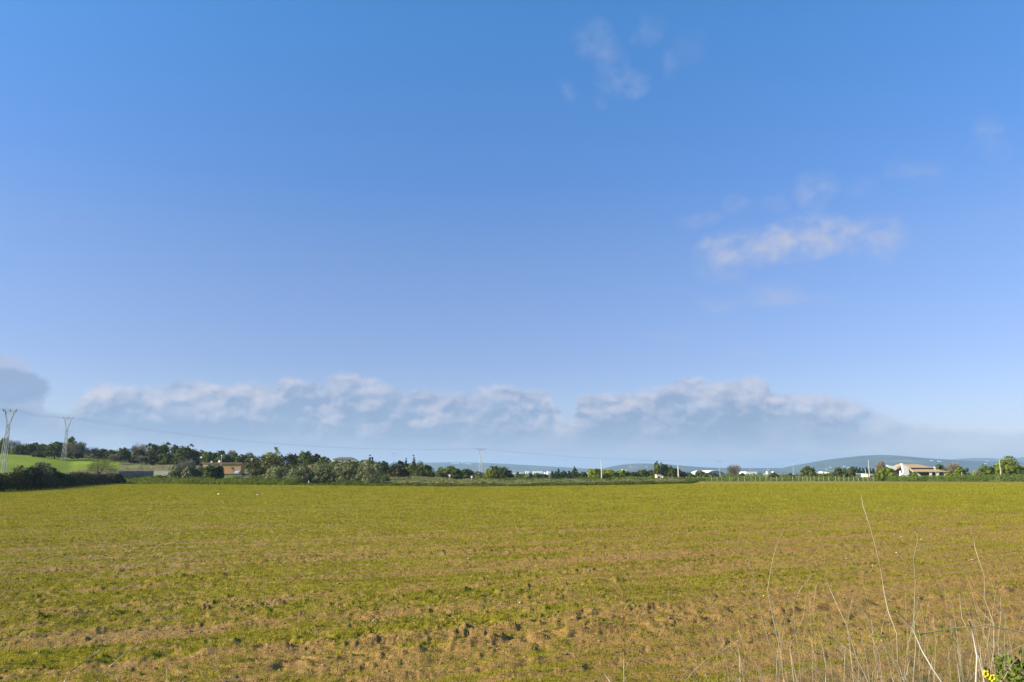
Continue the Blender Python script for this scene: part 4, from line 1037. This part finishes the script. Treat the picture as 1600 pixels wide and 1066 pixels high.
def lumps(name, n, smin, smax, mat, label, cat, seed, yr=(7, 45), track=False):
    rng = np.random.default_rng(seed)
    y = np.sqrt(rng.uniform(yr[0]**2, yr[1]**2, n)) if not track else rng.uniform(yr[0], yr[1], n)
    x = rng.uniform(-.82, .82, n)*y
    if track:
        k = rng.choice(len(TRK), n); v = np.array([TRK[i][0] for i in k])-.24+rng.normal(size=n)*.12
        u = rng.uniform(-14, 60, n); x = u*math.cos(TR)-v*math.sin(TR); y = u*math.sin(TR)+v*math.cos(TR)
        for _ in range(3):
            uu, vv = uv(x, y); dv = v-vv; x = x-dv*math.sin(TR); y = y+dv*math.cos(TR)
        ok = (y > 6) & (np.abs(x/y) < .85) & (y < 70); x = x[ok]; y = y[ok]
    n = len(x); z = field_h(x, y)*(1+.25*(1-sstep(10, 25, y)))+.035
    bx = np.array([(1,0,0),(-1,0,0),(0,1,0),(0,-1,0),(0,0,1),(0,0,-1),(.6,.6,.55),(-.6,.6,.5),(-.6,-.6,.55),(.6,-.6,.5)], float)
    fc = np.array([(4,6,7),(4,7,8),(4,8,9),(4,9,6),(0,2,6),(2,1,7),(1,3,8),(3,0,9),(2,7,6),(1,8,7),(3,9,8),(0,6,9)])
    s = smin*(smax/smin)**(rng.random(n)**2.2); s = s*(.85+.012*y)
    a = rng.uniform(0, 6.28, n); jit = rng.uniform(.65, 1.25, (n, 10, 3))
    P = bx[None]*jit*s[:, None, None]*np.array([1.2, .9, .7])
    X = P[..., 0]*np.cos(a)[:, None]-P[..., 1]*np.sin(a)[:, None]; Yy = P[..., 0]*np.sin(a)[:, None]+P[..., 1]*np.cos(a)[:, None]
    V = np.stack([X+x[:, None], Yy+y[:, None], P[..., 2]+z[:, None]+s[:, None]*.15], -1).reshape(-1, 3)
    Fc = (fc[None]+np.arange(n)[:, None, None]*10).reshape(-1, 3)
    o = link(name, fast_mesh(name, V, Fc), M[mat]); tag(o, label, cat, kind='stuff')
lumps('soil_clods', 30000, .006, .032, 'clod', 'reddish soil clods strewn over the sown field', 'clods', 5)
lumps('soil_clods', 5200, .008, .030, 'clod', 'larger soil clods thrown up along the wheel tracks', 'clods', 6, (7, 60), True)
lumps('field_stones', 900, .007, .030, 'chalk', 'pale stones scattered in the sown field', 'stones', 9, (7, 60))

for px, py, s, lb in [(341, 773.5, .13, 'white scrap lying on the far left part of the field'), (402, 774.5, .09, 'smaller white scrap right of the first one on the field')]:
    a, c = ray(px, py); Y = -CAMZ/c
    m = MB(); rg = random.Random(px)
    n = 8; vs = [(math.cos(i*6.28/n)*s*rg.uniform(.7, 1.5), math.sin(i*6.28/n)*s*rg.uniform(.5, 1), .02) for i in range(n)]
    vs += [(math.cos(i*6.28/n)*s*.5, math.sin(i*6.28/n)*s*.4, s*rg.uniform(.5, 1.1)) for i in range(n)]+[(0, 0, s*.6)]
    fs = [(i, (i+1) % n, n+(i+1) % n, n+i) for i in range(n)]+[(n+i, n+(i+1) % n, 2*n) for i in range(n)]+[tuple(reversed(range(n)))]
    o = m.add(vs, fs).build('white_scrap', M['plastic'], loc=(a*Y, Y, .06)); tag(o, lb, 'litter')

# ------------------------------------------------------------------ dry stalks in the foreground
def zbank(x, y): return float(bank(np.array(float(x)), np.array(float(y))))
def stalk(pts, Y, rpx, mat, label, conv, group='dry stalks on the bank', slope=0., twigs=0, dr=.0):
    """pts: photo columns/rows; they become a stem standing at distance Y that grows from the bank"""
    x0, y0, k = conv; P = []
    n = len(pts)
    for i, (a, b) in enumerate(pts):
        px, py = x0+a/k, y0+b/k; P.append(Vector(at(px, py, Y+slope*(1-i/(n-1))+.03*math.sin(i*2.1+a))))
    if P[-1].z > P[0].z: P.reverse()
    # P[0] is the tip; go down to the soil
    if math.hypot(P[-1].x, 0) >= 0:
        last = P[-1]; prev = P[-2]; d = (last-prev); d.z = min(d.z, -.02); gz = zbank(last.x, last.y)-.05
        q = (last.z-gz); dx = max(-.35, min(.35, d.x/abs(d.z)*.5)); dx = dx*q*.6
        P.append(Vector((last.x+dx*.5, last.y-.02, last.z-q*.5))); P.append(Vector((last.x+dx*.7, last.y-.02, gz)))
    # smooth subdivision with slight knots
    rg = random.Random(int(pts[0][0]*7+pts[0][1])); Q = []
    for a, b in zip(P, P[1:]):
        L = (b-a).length; m = max(1, int(L/.07))
        for i in range(m):
            q = i/m; v = a.lerp(b, q); j = .0025 if i else 0
            Q.append(v+Vector((rg.uniform(-j, j), rg.uniform(-j, j), 0)))
    Q.append(P[-1])
    r1 = rpx*(1.05 if conv == B else .8)/2/F*Y
    R = [r1*(.28+.85*min(1, (i/len(Q))*1.5)) for i in range(len(Q))]
    o = MB().tube(Q, R, 6).build('dry_stalk', M[mat], smooth=True)
    for t in range(twigs):
        i = rg.randrange(2, max(3, int(len(Q)*.6))); b = Q[i]; s = rg.choice((-1, 1)); L = rg.uniform(.05, .24)
        e = b+Vector((s*L*rg.uniform(.35, .8), rg.uniform(-.4, .4)*L, L)); mid = b.lerp(e, .5)+Vector((s*.012, 0, -.012))
        tw = MB().tube([b, mid, e], [R[i]*.6, R[i]*.42, R[i]*.2], 5).build('side_twig', M[mat], o, smooth=True)
    tag(o, label, 'stalk', group); return o
A = (1100, 766, 3.2); B = (0, 960, 4.571); Cc = (900, 860, 4.571)
ST = [
 ([(785,20),(795,80),(830,180),(860,290),(885,400),(903,520),(920,600),(965,720),(970,860),(1000,955)], 2.5, 3.4, 'stalk', 'tallest pale dry stalk, whose tip nearly reaches the far field edge', A, 2),
 ([(1046,160),(1070,245),(1048,340),(1058,460),(1050,640),(1060,780),(1047,955)], 2.6, 3.8, 'stalk_dark', 'second tallest stalk, grey brown and wavy, right of the tallest one', A, 2),
 ([(1340,190),(1355,290),(1402,430),(1402,540),(1450,670),(1450,800),(1435,900)], 2.5, 2.6, 'stalk', 'tall kinked pale stalk, farthest right of the tall ones', A, 1),
 ([(965,605),(1000,645),(1040,690),(1090,800),(1140,890),(1190,960)], 1.9, 6.5, 'stalk_white', 'thick bleached stalk leaning left behind the wavy grey brown one', A, 0),
 ([(525,355),(595,410),(650,540),(715,680),(760,830),(820,955)], 2.3, 3.2, 'stalk', 'tall stalk leaning left, with a fork half way up', A, 2),
 ([(750,490),(738,560),(725,620),(718,680)], 2.3, 2.2, 'stalk', 'short side stem crossing the left leaning forked stalk', A, 1),
 ([(10,215),(100,230),(180,265),(215,330),(240,400),(262,520),(300,680),(360,860),(380,960)], 2.9, 1.6, 'stalk_dark', 'thin dark arching stalk whose tip points left', A, 1),
 ([(400,190),(362,280),(345,340),(330,420),(318,500),(345,640),(380,800),(400,955)], 2.8, 1.6, 'stalk', 'thin pale upright stalk with wispy top right of the arching one', A, 3),
 ([(220,525),(290,620),(380,750),(430,800),(465,955)], 2.2, 2.3, 'stalk', 'pale stalk slanting down right from beneath the arching one', A, 2),
 ([(540,420),(480,500),(450,560),(445,680),(430,790),(450,960)], 2.3, 2.2, 'stalk', 'thin branching stalk bending right at its top', A, 2),
 ([(440,650),(500,780),(560,880),(600,955)], 2.2, 3.0, 'stalk_dark', 'dark slanting stalk crossing the thin branching one', A, 0),
 ([(585,715),(590,770),(610,880),(608,955)], 2.0, 3.4, 'stalk', 'short hooked pale stalk left of the left leaning forked one', A, 0),
 ([(165,755),(180,850),(180,940)], 2.1, 3.4, 'stalk_white', 'short upright bleached stub with a pointed tip', A, 0),
 ([(105,820),(130,870),(160,930)], 2.1, 2.4, 'stalk', 'short slanting stub just left of the bleached stub', A, 0),
 ([(195,820),(250,880),(290,930)], 2.1, 1.8, 'stalk', 'thin slanting twig just right of the bleached stub', A, 0),
 ([(880,715),(910,780),(940,840),(975,910)], 2.2, 3.0, 'stalk_dark', 'short dark stalk leaning left beside the tallest one', A, 0),
 ([(640,820),(700,875),(740,910),(775,955)], 2.0, 3.2, 'stalk_white', 'bent pale stub low beneath the left leaning forked stalk', A, 0),
 ([(700,955),(705,800),(740,730)], 2.1, 2.0, 'stalk', 'slender curved stalk rising to the right beside the forked stalk', A, 1),
 ([(1232,650),(1240,720),(1250,760),(1270,880),(1280,955)], 2.0, 4.2, 'stalk_dark', 'medium dark stalk left of the bleached pair', A, 0),
 ([(1325,650),(1345,720),(1365,830),(1360,955)], 1.9, 7.0, 'stalk_white', 'thickest white stalk of the bleached pair', A, 1),
 ([(1275,515),(1290,640),(1320,700),(1345,735),(1380,860),(1400,950)], 2.0, 2.4, 'stalk_white', 'thin white stalk of the bleached pair with a long tip', A, 1),
 ([(1335,575),(1350,660),(1380,800),(1395,920)], 2.2, 2.2, 'stalk', 'thin stalk right behind the bleached pair', A, 1),
 ([(1490,500),(1482,560),(1485,620),(1470,760),(1480,940)], 2.6, 1.6, 'stalk', 'faint thin stalk right of the tall kinked one', A, 2),
 ([(1600,812),(1540,870),(1500,940),(1490,960)], 1.9, 3.8, 'stalk_dark', 'grey branch leaning right into the green weeds', A, 0),
 ([(1145,550),(1145,650),(1160,760),(1150,955)], 2.6, 1.7, 'stalk', 'faint thin upright stalk left of the dark medium one', A, 2),
 ([(1172,620),(1165,750),(1130,900),(1120,955)], 2.2, 2.2, 'stalk', 'curved thin stalk right of the thick leaning bleached one', A, 1),
 ([(640,180),(700,260),(740,330),(790,440),(830,600),(850,800),(880,955)], 3.0, 1.2, 'stalk', 'hair thin stalk arching left of the tallest one', A, 2),
 ([(605,300),(600,400),(560,480),(545,600),(560,800),(560,955)], 3.0, 1.2, 'stalk', 'hair thin stalk rising behind the left leaning forked one', A, 2),
 ([(175,440),(178,560),(200,620),(250,730),(290,955)], 3.0, 1.3, 'stalk_dark', 'hair thin dark stalk below the arching one', A, 2),
 ([(985,360),(1005,440),(1010,600),(1020,955)], 3.0, 1.3, 'stalk', 'faint thin stalk between the two tallest stalks', A, 1),
 ([(1150,430),(1190,500),(1240,560),(1262,700),(1300,955)], 2.8, 1.3, 'stalk', 'faint thin stalk drooping left over the dark medium one', A, 2),
 ([(720,190),(735,215),(700,270),(620,320),(510,405),(460,480)], 2.0, 2.6, 'stalk', 'pale curved stem with hooked tip at bottom left', B, 0),
 ([(1020,180),(940,240),(880,285),(800,360),(740,430),(700,480)], 2.0, 2.8, 'stalk', 'pale stem slanting up right beside the hooked one', B, 2),
 ([(1180,85),(1182,160),(1180,240),(1190,390),(1195,480)], 2.4, 1.7, 'stalk', 'thin upright stem left of the bent grey stem at bottom left', B, 1),
 ([(1460,130),(1500,200),(1515,300),(1550,380),(1600,480)], 2.2, 2.2, 'stalk_dark', 'bent grey stem, rightmost at the bottom left', B, 1),
 ([(1283,390),(1287,480)], 2.2, 1.8, 'stalk', 'very short thin stem between two longer ones at bottom left', B, 0),
 ([(820,430),(845,485)], 2.0, 2.4, 'stalk_white', 'tiny pale stub right of the slanting stem at bottom left', B, 0),
 ([(190,860),(220,905),(250,950)], 1.9, 4.0, 'stalk_white', 'short bleached stub left of the upright one at bottom centre', Cc, 0),
 ([(340,725),(341,830),(343,942)], 2.0, 3.0, 'stalk_white', 'upright bleached stub at bottom centre', Cc, 1),
 ([(350,705),(450,760),(560,820),(670,870),(730,950)], 2.2, 1.8, 'stalk', 'thin stem arching right from the upright bleached stub', Cc, 0),
 ([(815,820),(850,880),(885,940)], 2.1, 2.0, 'stalk', 'short thin stub midway between upright stub and the stalk thicket', Cc, 1),
 ([(700,570),(725,660),(760,760),(790,942)], 2.9, 1.1, 'stalk_dark', 'hair thin stem right of the upright bleached stub', Cc, 2),
 ([(920,870),(945,942)], 2.1, 2.4, 'stalk', 'lowest short stub left of the stalk thicket', Cc, 0),
]
for pts, Y, rp, mt, lb, cv, tw in ST: stalk(pts, Y, rp, mt, lb, cv, twigs=tw)
o = MB().tube([Vector(at(1100+a/3.2, 766+b/3.2, 2.3)) for a, b in [(1080,722),(1120,712),(1250,690),(1350,685),(1410,675),(1480,690),(1540,700),(1600,715),(1750,740)]], .0017, 5).build('dry_stalk', M['stalk_dark'], smooth=True)
tag(o, 'thin grey stem lying level across the upright stalks at bottom right', 'stalk', 'dry stalks on the bank')
# thicket of slimmer stems
rg = random.Random(5)
for i in range(125):
    px = 1060+545*(rg.random()**.6); top = rg.uniform(905, 1052)-max(0, (px-1300))*.13+max(0, 1180-px)*.25
    Y = rg.uniform(2.3, 3.3); lean = rg.choice((1, 1, 2.2))*rg.uniform(-62, 48)
    pts = [(px+lean*(1-q)**1.6+rg.uniform(-3, 3), top+(1075-top)*q) for q in (0, .2, .4, .65, 1)]
    stalk(pts, Y, rg.uniform(.7, 1.5), rg.choice(['stalk', 'stalk', 'stalk_dark']), 'one of the many slim dry stems crowding the lower right corner', (0, 0, 1), 'slim dry stems of the thicket', twigs=rg.choice((1, 2, 2, 3)))

def dead_grass():
    rng = np.random.default_rng(91); n = 1500
    px = 1600-470*rng.random(n)**1.25+rng.normal(size=n)*12; Y = rng.uniform(2.3, 3.7, n); x = (px-800)/F/1.016*Y
    top = 1075-rng.random(n)**1.5*(40+95*sstep(1150, 1560, px)); a, c = ray(px, top); zt_ = CAMZ+c*Y; zb = bank(x, Y)-.02
    lean = rng.normal(size=(n, 2))*np.array([.16, .10]); V = []; segs = 4
    for q in range(segs+1):
        f = q/segs; w = .0011*(1-.75*f); cx = x+lean[:, 0]*(f**1.8-1); cy = Y+lean[:, 1]*(f**1.8-1); cz = zb+(zt_-zb)*f
        V.append(np.stack([cx-w, cy, cz], -1)); V.append(np.stack([cx+w, cy+.0006, cz], -1))
    V = np.stack(V, 1); k = np.arange(n)[:, None]*(2*segs+2)
    Fc = np.concatenate([np.concatenate([k+2*i, k+2*i+1, k+2*i+3, k+2*i+2], 1) for i in range(segs)])
    o = link('dead_grass', fast_mesh('dead_grass', V.reshape(-1, 3), Fc, False, {'tone': ('FACE', np.tile(rng.random(n), segs))}), M['reed'])
    tag(o, 'fine dead grass tangled around the dry stalks at lower right', 'grass', kind='stuff')
dead_grass()
# weeds at the lower right corner
def weed(px, Y, h, n, label, seed, fl=0):
    x = X_of(px, Y); z = zbank(x, Y); e = empty('green_weed', (x, Y, z)); rng = np.random.default_rng(seed)
    m = MB()
    for s in range(5):
        a = rng.uniform(0, 6.28); l = rng.uniform(.03, .12)
        m.tube([(0, 0, -.02), (math.cos(a)*l*.5, math.sin(a)*l*.5, h*.5), (math.cos(a)*l, math.sin(a)*l, h*rng.uniform(.8, 1))], [.005, .004, .002], 5)
    m.build('stem', M['weed_r'], e)
    lf = MB()
    for i in range(n):
        a = rng.uniform(0, 6.28); zz = h*(1.02-.55*rng.random()**1.6); rr = rng.uniform(.01, .12); L = rng.uniform(.012, .030); W = L*.40
        c = Vector((math.cos(a)*rr, math.sin(a)*rr, zz)); d = Vector(rng.normal(size=3)).normalized()
        s = d.cross(Vector((0, 0, 1))).normalized(); u = s.cross(d)
        lf.add([c, c+d*L*.4+s*W-u*.004, c+d*L, c+d*L*.4-s*W-u*.004, c+d*L*.45+u*-.010], [(0,1,4),(1,2,4),(2,3,4),(3,0,4)])
    o = lf.build('leaves', M['weed_r'], e)
    at_ = o.data.attributes.new('tone', 'FLOAT', 'FACE'); at_.data.foreach_set('value', np.repeat(rng.uniform(.3, 1, n), 4).astype(np.float32))
    tag(e, label, 'weed', 'green weeds at the lower right corner')
for i, (px, Y, h, n, lb) in enumerate([(1588, 2.3, 1.0, 900, 'leafy green weed at the very corner of the photo'), (1568, 2.5, .88, 600, 'leafy weed left of the corner one, behind the grey branch'), (1604, 2.7, 0.95, 900, 'leafy weed behind the corner one, at the right edge'), (1542, 2.3, .9, 300, 'low leafy weed beneath the yellow flower')]):
    weed(px, Y, h, n, lb, 200+i)
p = Vector(at(1545, 1056, 2.1)); z = zbank(p.x, p.y); e = empty('yellow_flower', (p.x, p.y, z)); hgt = p.z-z
MB().tube([(0, 0, -.02), (.01, 0, hgt*.6), (0, 0, hgt)], .003, 5).build('stem', M['weed_r'], e)
for k in range(2):
    m = MB(); ox, oz = [(-.010, .006), (.006, -.004), (.028, -.022)][k]
    for j in range(7):
        a = j*.9+k; d = Vector((math.cos(a), -.35, math.sin(a)*.8)).normalized()*.012; s = Vector((-math.sin(a), 0, math.cos(a)))*.007
        c = Vector((ox, 0, hgt+oz)); m.add([c, c+d*.5+s, c+d, c+d*.5-s, c+Vector((0, -.006, 0))+d*.5], [(0,1,4),(1,2,4),(2,3,4),(3,0,4)])
    m.build('blossom', M['yellow'], e)
tag(e, 'small yellow flower among the dry stalks at lower right', 'flower')

# ------------------------------------------------------------------ haze
def haze():
    b = MB().box(-15500, 15500, -400, 15800, -6, 245).build('haze', None)
    m, nt, out = newmat('haze_air'); v = N(nt, 'ShaderNodeVolumePrincipled')
    v.inputs['Color'].default_value = (.50, .74, 1, 1); v.inputs['Density'].default_value = HAZE; v.inputs['Anisotropy'].default_value = .1
    nt.links.new(v.outputs[0], out.inputs['Volume']); b.data.materials.append(m); tag(b, 'thin bluish haze over the plain', kind='stuff')
HAZE = 1.1e-4
haze()

# ------------------------------------------------------------------ light, sky
SUN_AZ, SUN_EL = math.radians(-106), math.radians(26)
l = bpy.data.lights.new('sun', 'SUN'); l.energy = 5.0; l.angle = math.radians(.5); l.color = (1, .90, .70)
so = bpy.data.objects.new('sun', l); COL.objects.link(so)
d = Vector((math.sin(SUN_AZ)*math.cos(SUN_EL), math.cos(SUN_AZ)*math.cos(SUN_EL), math.sin(SUN_EL)))
so.rotation_euler = (-d).to_track_quat('-Z', 'Y').to_euler(); so.location = (0, 0, 50)

def world():
    w = bpy.data.worlds.new('World'); sc.world = w; w.use_nodes = True; nt = w.node_tree; nt.nodes.clear()
    out = N(nt, 'ShaderNodeOutputWorld'); bg = N(nt, 'ShaderNodeBackground'); nt.links.new(bg.outputs[0], out.inputs[0])
    sky = N(nt, 'ShaderNodeTexSky', sky_type='NISHITA'); sky.sun_disc = False
    sky.sun_elevation = SUN_EL; sky.sun_rotation = SUN_AZ % (2*math.pi); sky.air_density = SKY['air']; sky.dust_density = SKY['dust']; sky.ozone_density = SKY['ozone']
    S = 0.15; bg.inputs['Strength'].default_value = S
    tc = N(nt, 'ShaderNodeTexCoord').outputs['Generated']
    sx = N(nt, 'ShaderNodeSeparateXYZ'); nt.links.new(tc, sx.inputs[0])
    X, Yc, Z = sx.outputs
    az = math_(nt, 'ARCTAN2', X, Yc); el = math_(nt, 'ARCSINE', Z)
    def P(px, py):
        a, c = ray(px, py); v = Vector((a, 1, c)).normalized(); return math.atan2(v.x, v.y), math.asin(v.z)
    col = sky.outputs[0]
    tint = N(nt, 'ShaderNodeMix', data_type='RGBA', blend_type='MULTIPLY'); tint.inputs[0].default_value = 1
    nt.links.new(col, tint.inputs[6])
    tr = ramp(nt, math_(nt, 'MULTIPLY', el, 1/.75, clamp=True), SKY['tint']); nt.links.new(tr, tint.inputs[7]); col = tint.outputs[2]
    # radiance of clouds is given as what the camera should see before exposure, divided by strength
    def C(r, g, b, k=1.): 
        f = lambda c: ((c/255+.055)/1.055)**2.4 if c > 10 else c/255/12.92
        return tuple(f(c)/S/(2**EXPO)*k for c in (r, g, b))
    # noise fields in (az, el)
    cv = N(nt, 'ShaderNodeCombineXYZ'); nt.links.new(az, cv.inputs[0]); nt.links.new(el, cv.inputs[1])
    v0 = cv.outputs[0]
    def nz(scale, sx_, sy_, detail, seed, dist=0., rough=.55):
        return noise(nt, mapping(nt, v0, (sx_, sy_, 1), loc=(seed, seed*.7, 0)), scale, detail, rough, dist)
    # ---- low bank of cumulus: top outline as a curve over azimuth
    top = [(-200,640),(-60,600),(-20,575),(5,566),(30,580),(66,594),(76,640),(110,636),(130,612),(160,602),(220,601),(262,598),(298,593),(330,600),(398,597),(422,603),(445,590),(480,598),(500,600),(518,585),(545,581),(568,591),(600,594),(636,612),(655,604),(690,615),(720,610),(742,612),(765,604),(800,606),(842,608),(866,625),(880,652),(892,655),(905,618),(955,612),(1010,610),(1042,600),(1068,590),(1110,592),(1180,588),(1205,600),(1218,614),(1290,614),(1322,622),(1382,642),(1440,662),(1500,668),(1610,672),(1800,660)]
    fc = N(nt, 'ShaderNodeFloatCurve'); cm = fc.mapping; cu = cm.curves[0]
    a0, a1 = P(-200, 700)[0], P(1800, 700)[0]; e1 = .20
    pts = [((P(p, q)[0]-a0)/(a1-a0), P(p, q)[1]/e1) for p, q in top]
    cu.points[0].location = pts[0]; cu.points[1].location = pts[-1]
    for p_ in pts[1:-1]: cu.points.new(*p_)
    cm.update()
    nt.links.new(math_(nt, 'MULTIPLY_ADD', math_(nt, 'ADD', az, math_(nt, 'MULTIPLY_ADD', nz(40, 1, 1.6, 3, 3.3), .03, -.015)), 1/(a1-a0), -a0/(a1-a0), clamp=True), fc.inputs['Value'])
    topel = math_(nt, 'MULTIPLY', fc.outputs[0], e1)
    n1 = nz(34, 1, 1.5, 6, 1.7, .3); n2 = nz(95, 1, 1.4, 5, 5.1, .2)
    edge = math_(nt, 'ADD', topel, math_(nt, 'ADD', math_(nt, 'MULTIPLY_ADD', n1, .022, -.011), math_(nt, 'MULTIPLY_ADD', n2, .012, -.006)))
    depth = math_(nt, 'SUBTRACT', edge, el)              # >0 inside the bank
    def mr(v, a, b, c=0., d=1., smooth=True):
        m = N(nt, 'ShaderNodeMapRange'); m.interpolation_type = 'SMOOTHSTEP' if smooth else 'LINEAR'
        nt.links.new(v, m.inputs[0])
        for i, q in enumerate((a, b, c, d)): m.inputs[i+1].default_value = q
        return m.outputs[0]
    body = mr(depth, -.004, .010)
    patch = mr(nz(15, 1, 2.2, 5, 9.2, .4), .36, .56, .78, 1.)
    op = math_(nt, 'MULTIPLY', body, math_(nt, 'MULTIPLY', patch, mr(el, .004, .075, .78, 1.)))
    rightfade = mr(az, P(1230, 650)[0], P(1520, 650)[0], 1., .40); op = math_(nt, 'MULTIPLY', op, rightfade)
    # billows: brightness from the slope of a cloud-thickness noise towards the sun (upper left)
    def relief(scale, dx, dy, seed, det):
        A_ = noise(nt, mapping(nt, v0, (1, 1.35, 1), loc=(seed, seed*.6, 0)), scale, det, .55, .25)
        B_ = noise(nt, mapping(nt, v0, (1, 1.35, 1), loc=(seed+dx, seed*.6+dy*1.35, 0)), scale, det, .55, .25)
        return math_(nt, 'SUBTRACT', A_, B_)
    bil = math_(nt, 'ADD', math_(nt, 'MULTIPLY', relief(17, -.010, .012, 3.1, 3), 4.2), math_(nt, 'MULTIPLY', relief(40, -.004, .006, 7.7, 4), 2.2))
    bil = math_(nt, 'ADD', bil, mr(depth, .055, -.002, -.05, 1.0, False))
    fade = mr(el, .030, .075)
    light = math_(nt, 'MULTIPLY', mr(bil, .0, 1.5, smooth=False), math_(nt, 'MULTIPLY', math_(nt, 'MULTIPLY_ADD', fade, .85, .22), mr(az, P(50, 650)[0], P(130, 650)[0], .3, 1.)))
    base = ramp(nt, mr(el, 0., .12, smooth=False), [(0., C(184,194,217)), (.22, C(172,185,212)), (.42, C(145,165,196)), (.62, C(142,164,197)), (1., C(150,170,203))])
    cc = mixc(nt, light, base, C(208,207,221))
    col = mixc(nt, op, col, cc)
    # ---- grey cloud at the far left
    def ell(px, py, rx, ry, soft=1.):
        a, e = P(px, py); kx = 1/(rx/F*math.cos(a)); ky = 1.02/(ry/F)
        dx = math_(nt, 'MULTIPLY_ADD', math_(nt, 'ADD', az, math_(nt, 'MULTIPLY_ADD', n1, .03, -.015)), kx, -a*kx); dy = math_(nt, 'MULTIPLY_ADD', math_(nt, 'ADD', el, math_(nt, 'MULTIPLY_ADD', n2, .012, -.006)), ky, -e*ky)
        return math_(nt, 'SUBTRACT', 1., math_(nt, 'ADD', math_(nt, 'MULTIPLY', dx, dx), math_(nt, 'MULTIPLY', dy, dy)), clamp=True)
    col = mixc(nt, mr(ell(-12, 588, 62, 34), 0., .5, 0., .8), col, C(178,186,216))
    col = mixc(nt, mr(ell(8, 602, 66, 26), 0., .5, 0., .85), col, C(138,160,198))
    # ---- small detached clouds on the right: soft ellipses broken by noise
    blobs = [(1160,386,72,27,.82),(1255,372,66,32,.85),(1325,372,64,24,.62),(1382,370,36,30,.34),(1130,415,38,24,.40),(1270,300,32,28,.40),(1148,320,22,14,.30),(1094,344,32,11,.26),(1212,461,44,18,.46),(1128,476,36,13,.28),(1270,468,56,10,.2),
             (1412,262,28,15,.26),(1455,265,26,15,.2),(1548,215,28,30,.28),(1345,292,28,13,.15),(1210,318,20,15,.18),(1048,522,38,11,.26),(1165,549,34,11,.18),
             (928,64,34,24,.26),(958,100,28,36,.20),(985,134,28,18,.28),(1015,52,24,24,.17),(1045,98,14,18,.17),(890,142,16,14,.17),(940,156,16,12,.12),(1075,75,30,26,.10)]
    acc = None
    wob = nz(26, 1, 1, 5, 31., .0, .6); wob2 = nz(26, 1, 1, 5, 47., .0, .6)
    azw = math_(nt, 'ADD', az, math_(nt, 'MULTIPLY_ADD', wob, .05, -.025)); elw = math_(nt, 'ADD', el, math_(nt, 'MULTIPLY_ADD', wob2, .035, -.0175))
    for px, py, rx, ry, s in blobs:
        a, e = P(px, py); kx = 1/((rx*1.25)/F*math.cos(a)); ky = 1/((ry*1.25)/F)*1.02
        dx = math_(nt, 'MULTIPLY_ADD', azw, kx, -a*kx); dy = math_(nt, 'MULTIPLY_ADD', elw, ky, -e*ky)
        r2 = math_(nt, 'ADD', math_(nt, 'MULTIPLY', dx, dx), math_(nt, 'MULTIPLY', dy, dy))
        g = math_(nt, 'MULTIPLY', math_(nt, 'SUBTRACT', 1., r2, clamp=True), s)
        acc = g if acc is None else math_(nt, 'ADD', acc, g)
    nn = nz(40, 1, 1.4, 5, 61., .3, .55)
    acc = math_(nt, 'MINIMUM', acc, .95)
    wis = math_(nt, 'MULTIPLY', acc, mr(nn, .36, .68, .20, 1.1, False))
    col = mixc(nt, math_(nt, 'MULTIPLY', wis, .82, clamp=True), col, C(190,196,218))
    nt.links.new(col, bg.inputs[0])
SKY = dict(air=1.0, dust=.3, ozone=2.0, tint=[(0., (.375,.358,.455)), (.19, (.372,.364,.485)), (.38, (.385,.43,.57)), (.52, (.305,.46,.665)), (.78, (.258,.55,.79))])
EXPO = 1.02
world()

# ------------------------------------------------------------------ camera
cam = bpy.data.cameras.new('camera'); co = bpy.data.objects.new('camera', cam); COL.objects.link(co)
cam.sensor_width = 36; cam.sensor_fit = 'HORIZONTAL'; cam.lens = 36*F/1600; cam.clip_end = 60000; cam.clip_start = .05
co.location = (0, 0, CAMZ); co.rotation_euler = (math.pi/2+PITCH, 0, 0); sc.camera = co
sc.view_settings.view_transform = 'Standard'; sc.view_settings.look = 'None'; sc.view_settings.exposure = EXPO; sc.view_settings.gamma = 1
sc.cycles.max_bounces = 6; sc.cycles.diffuse_bounces = 2; sc.cycles.transparent_max_bounces = 4; sc.cycles.volume_bounces = 0
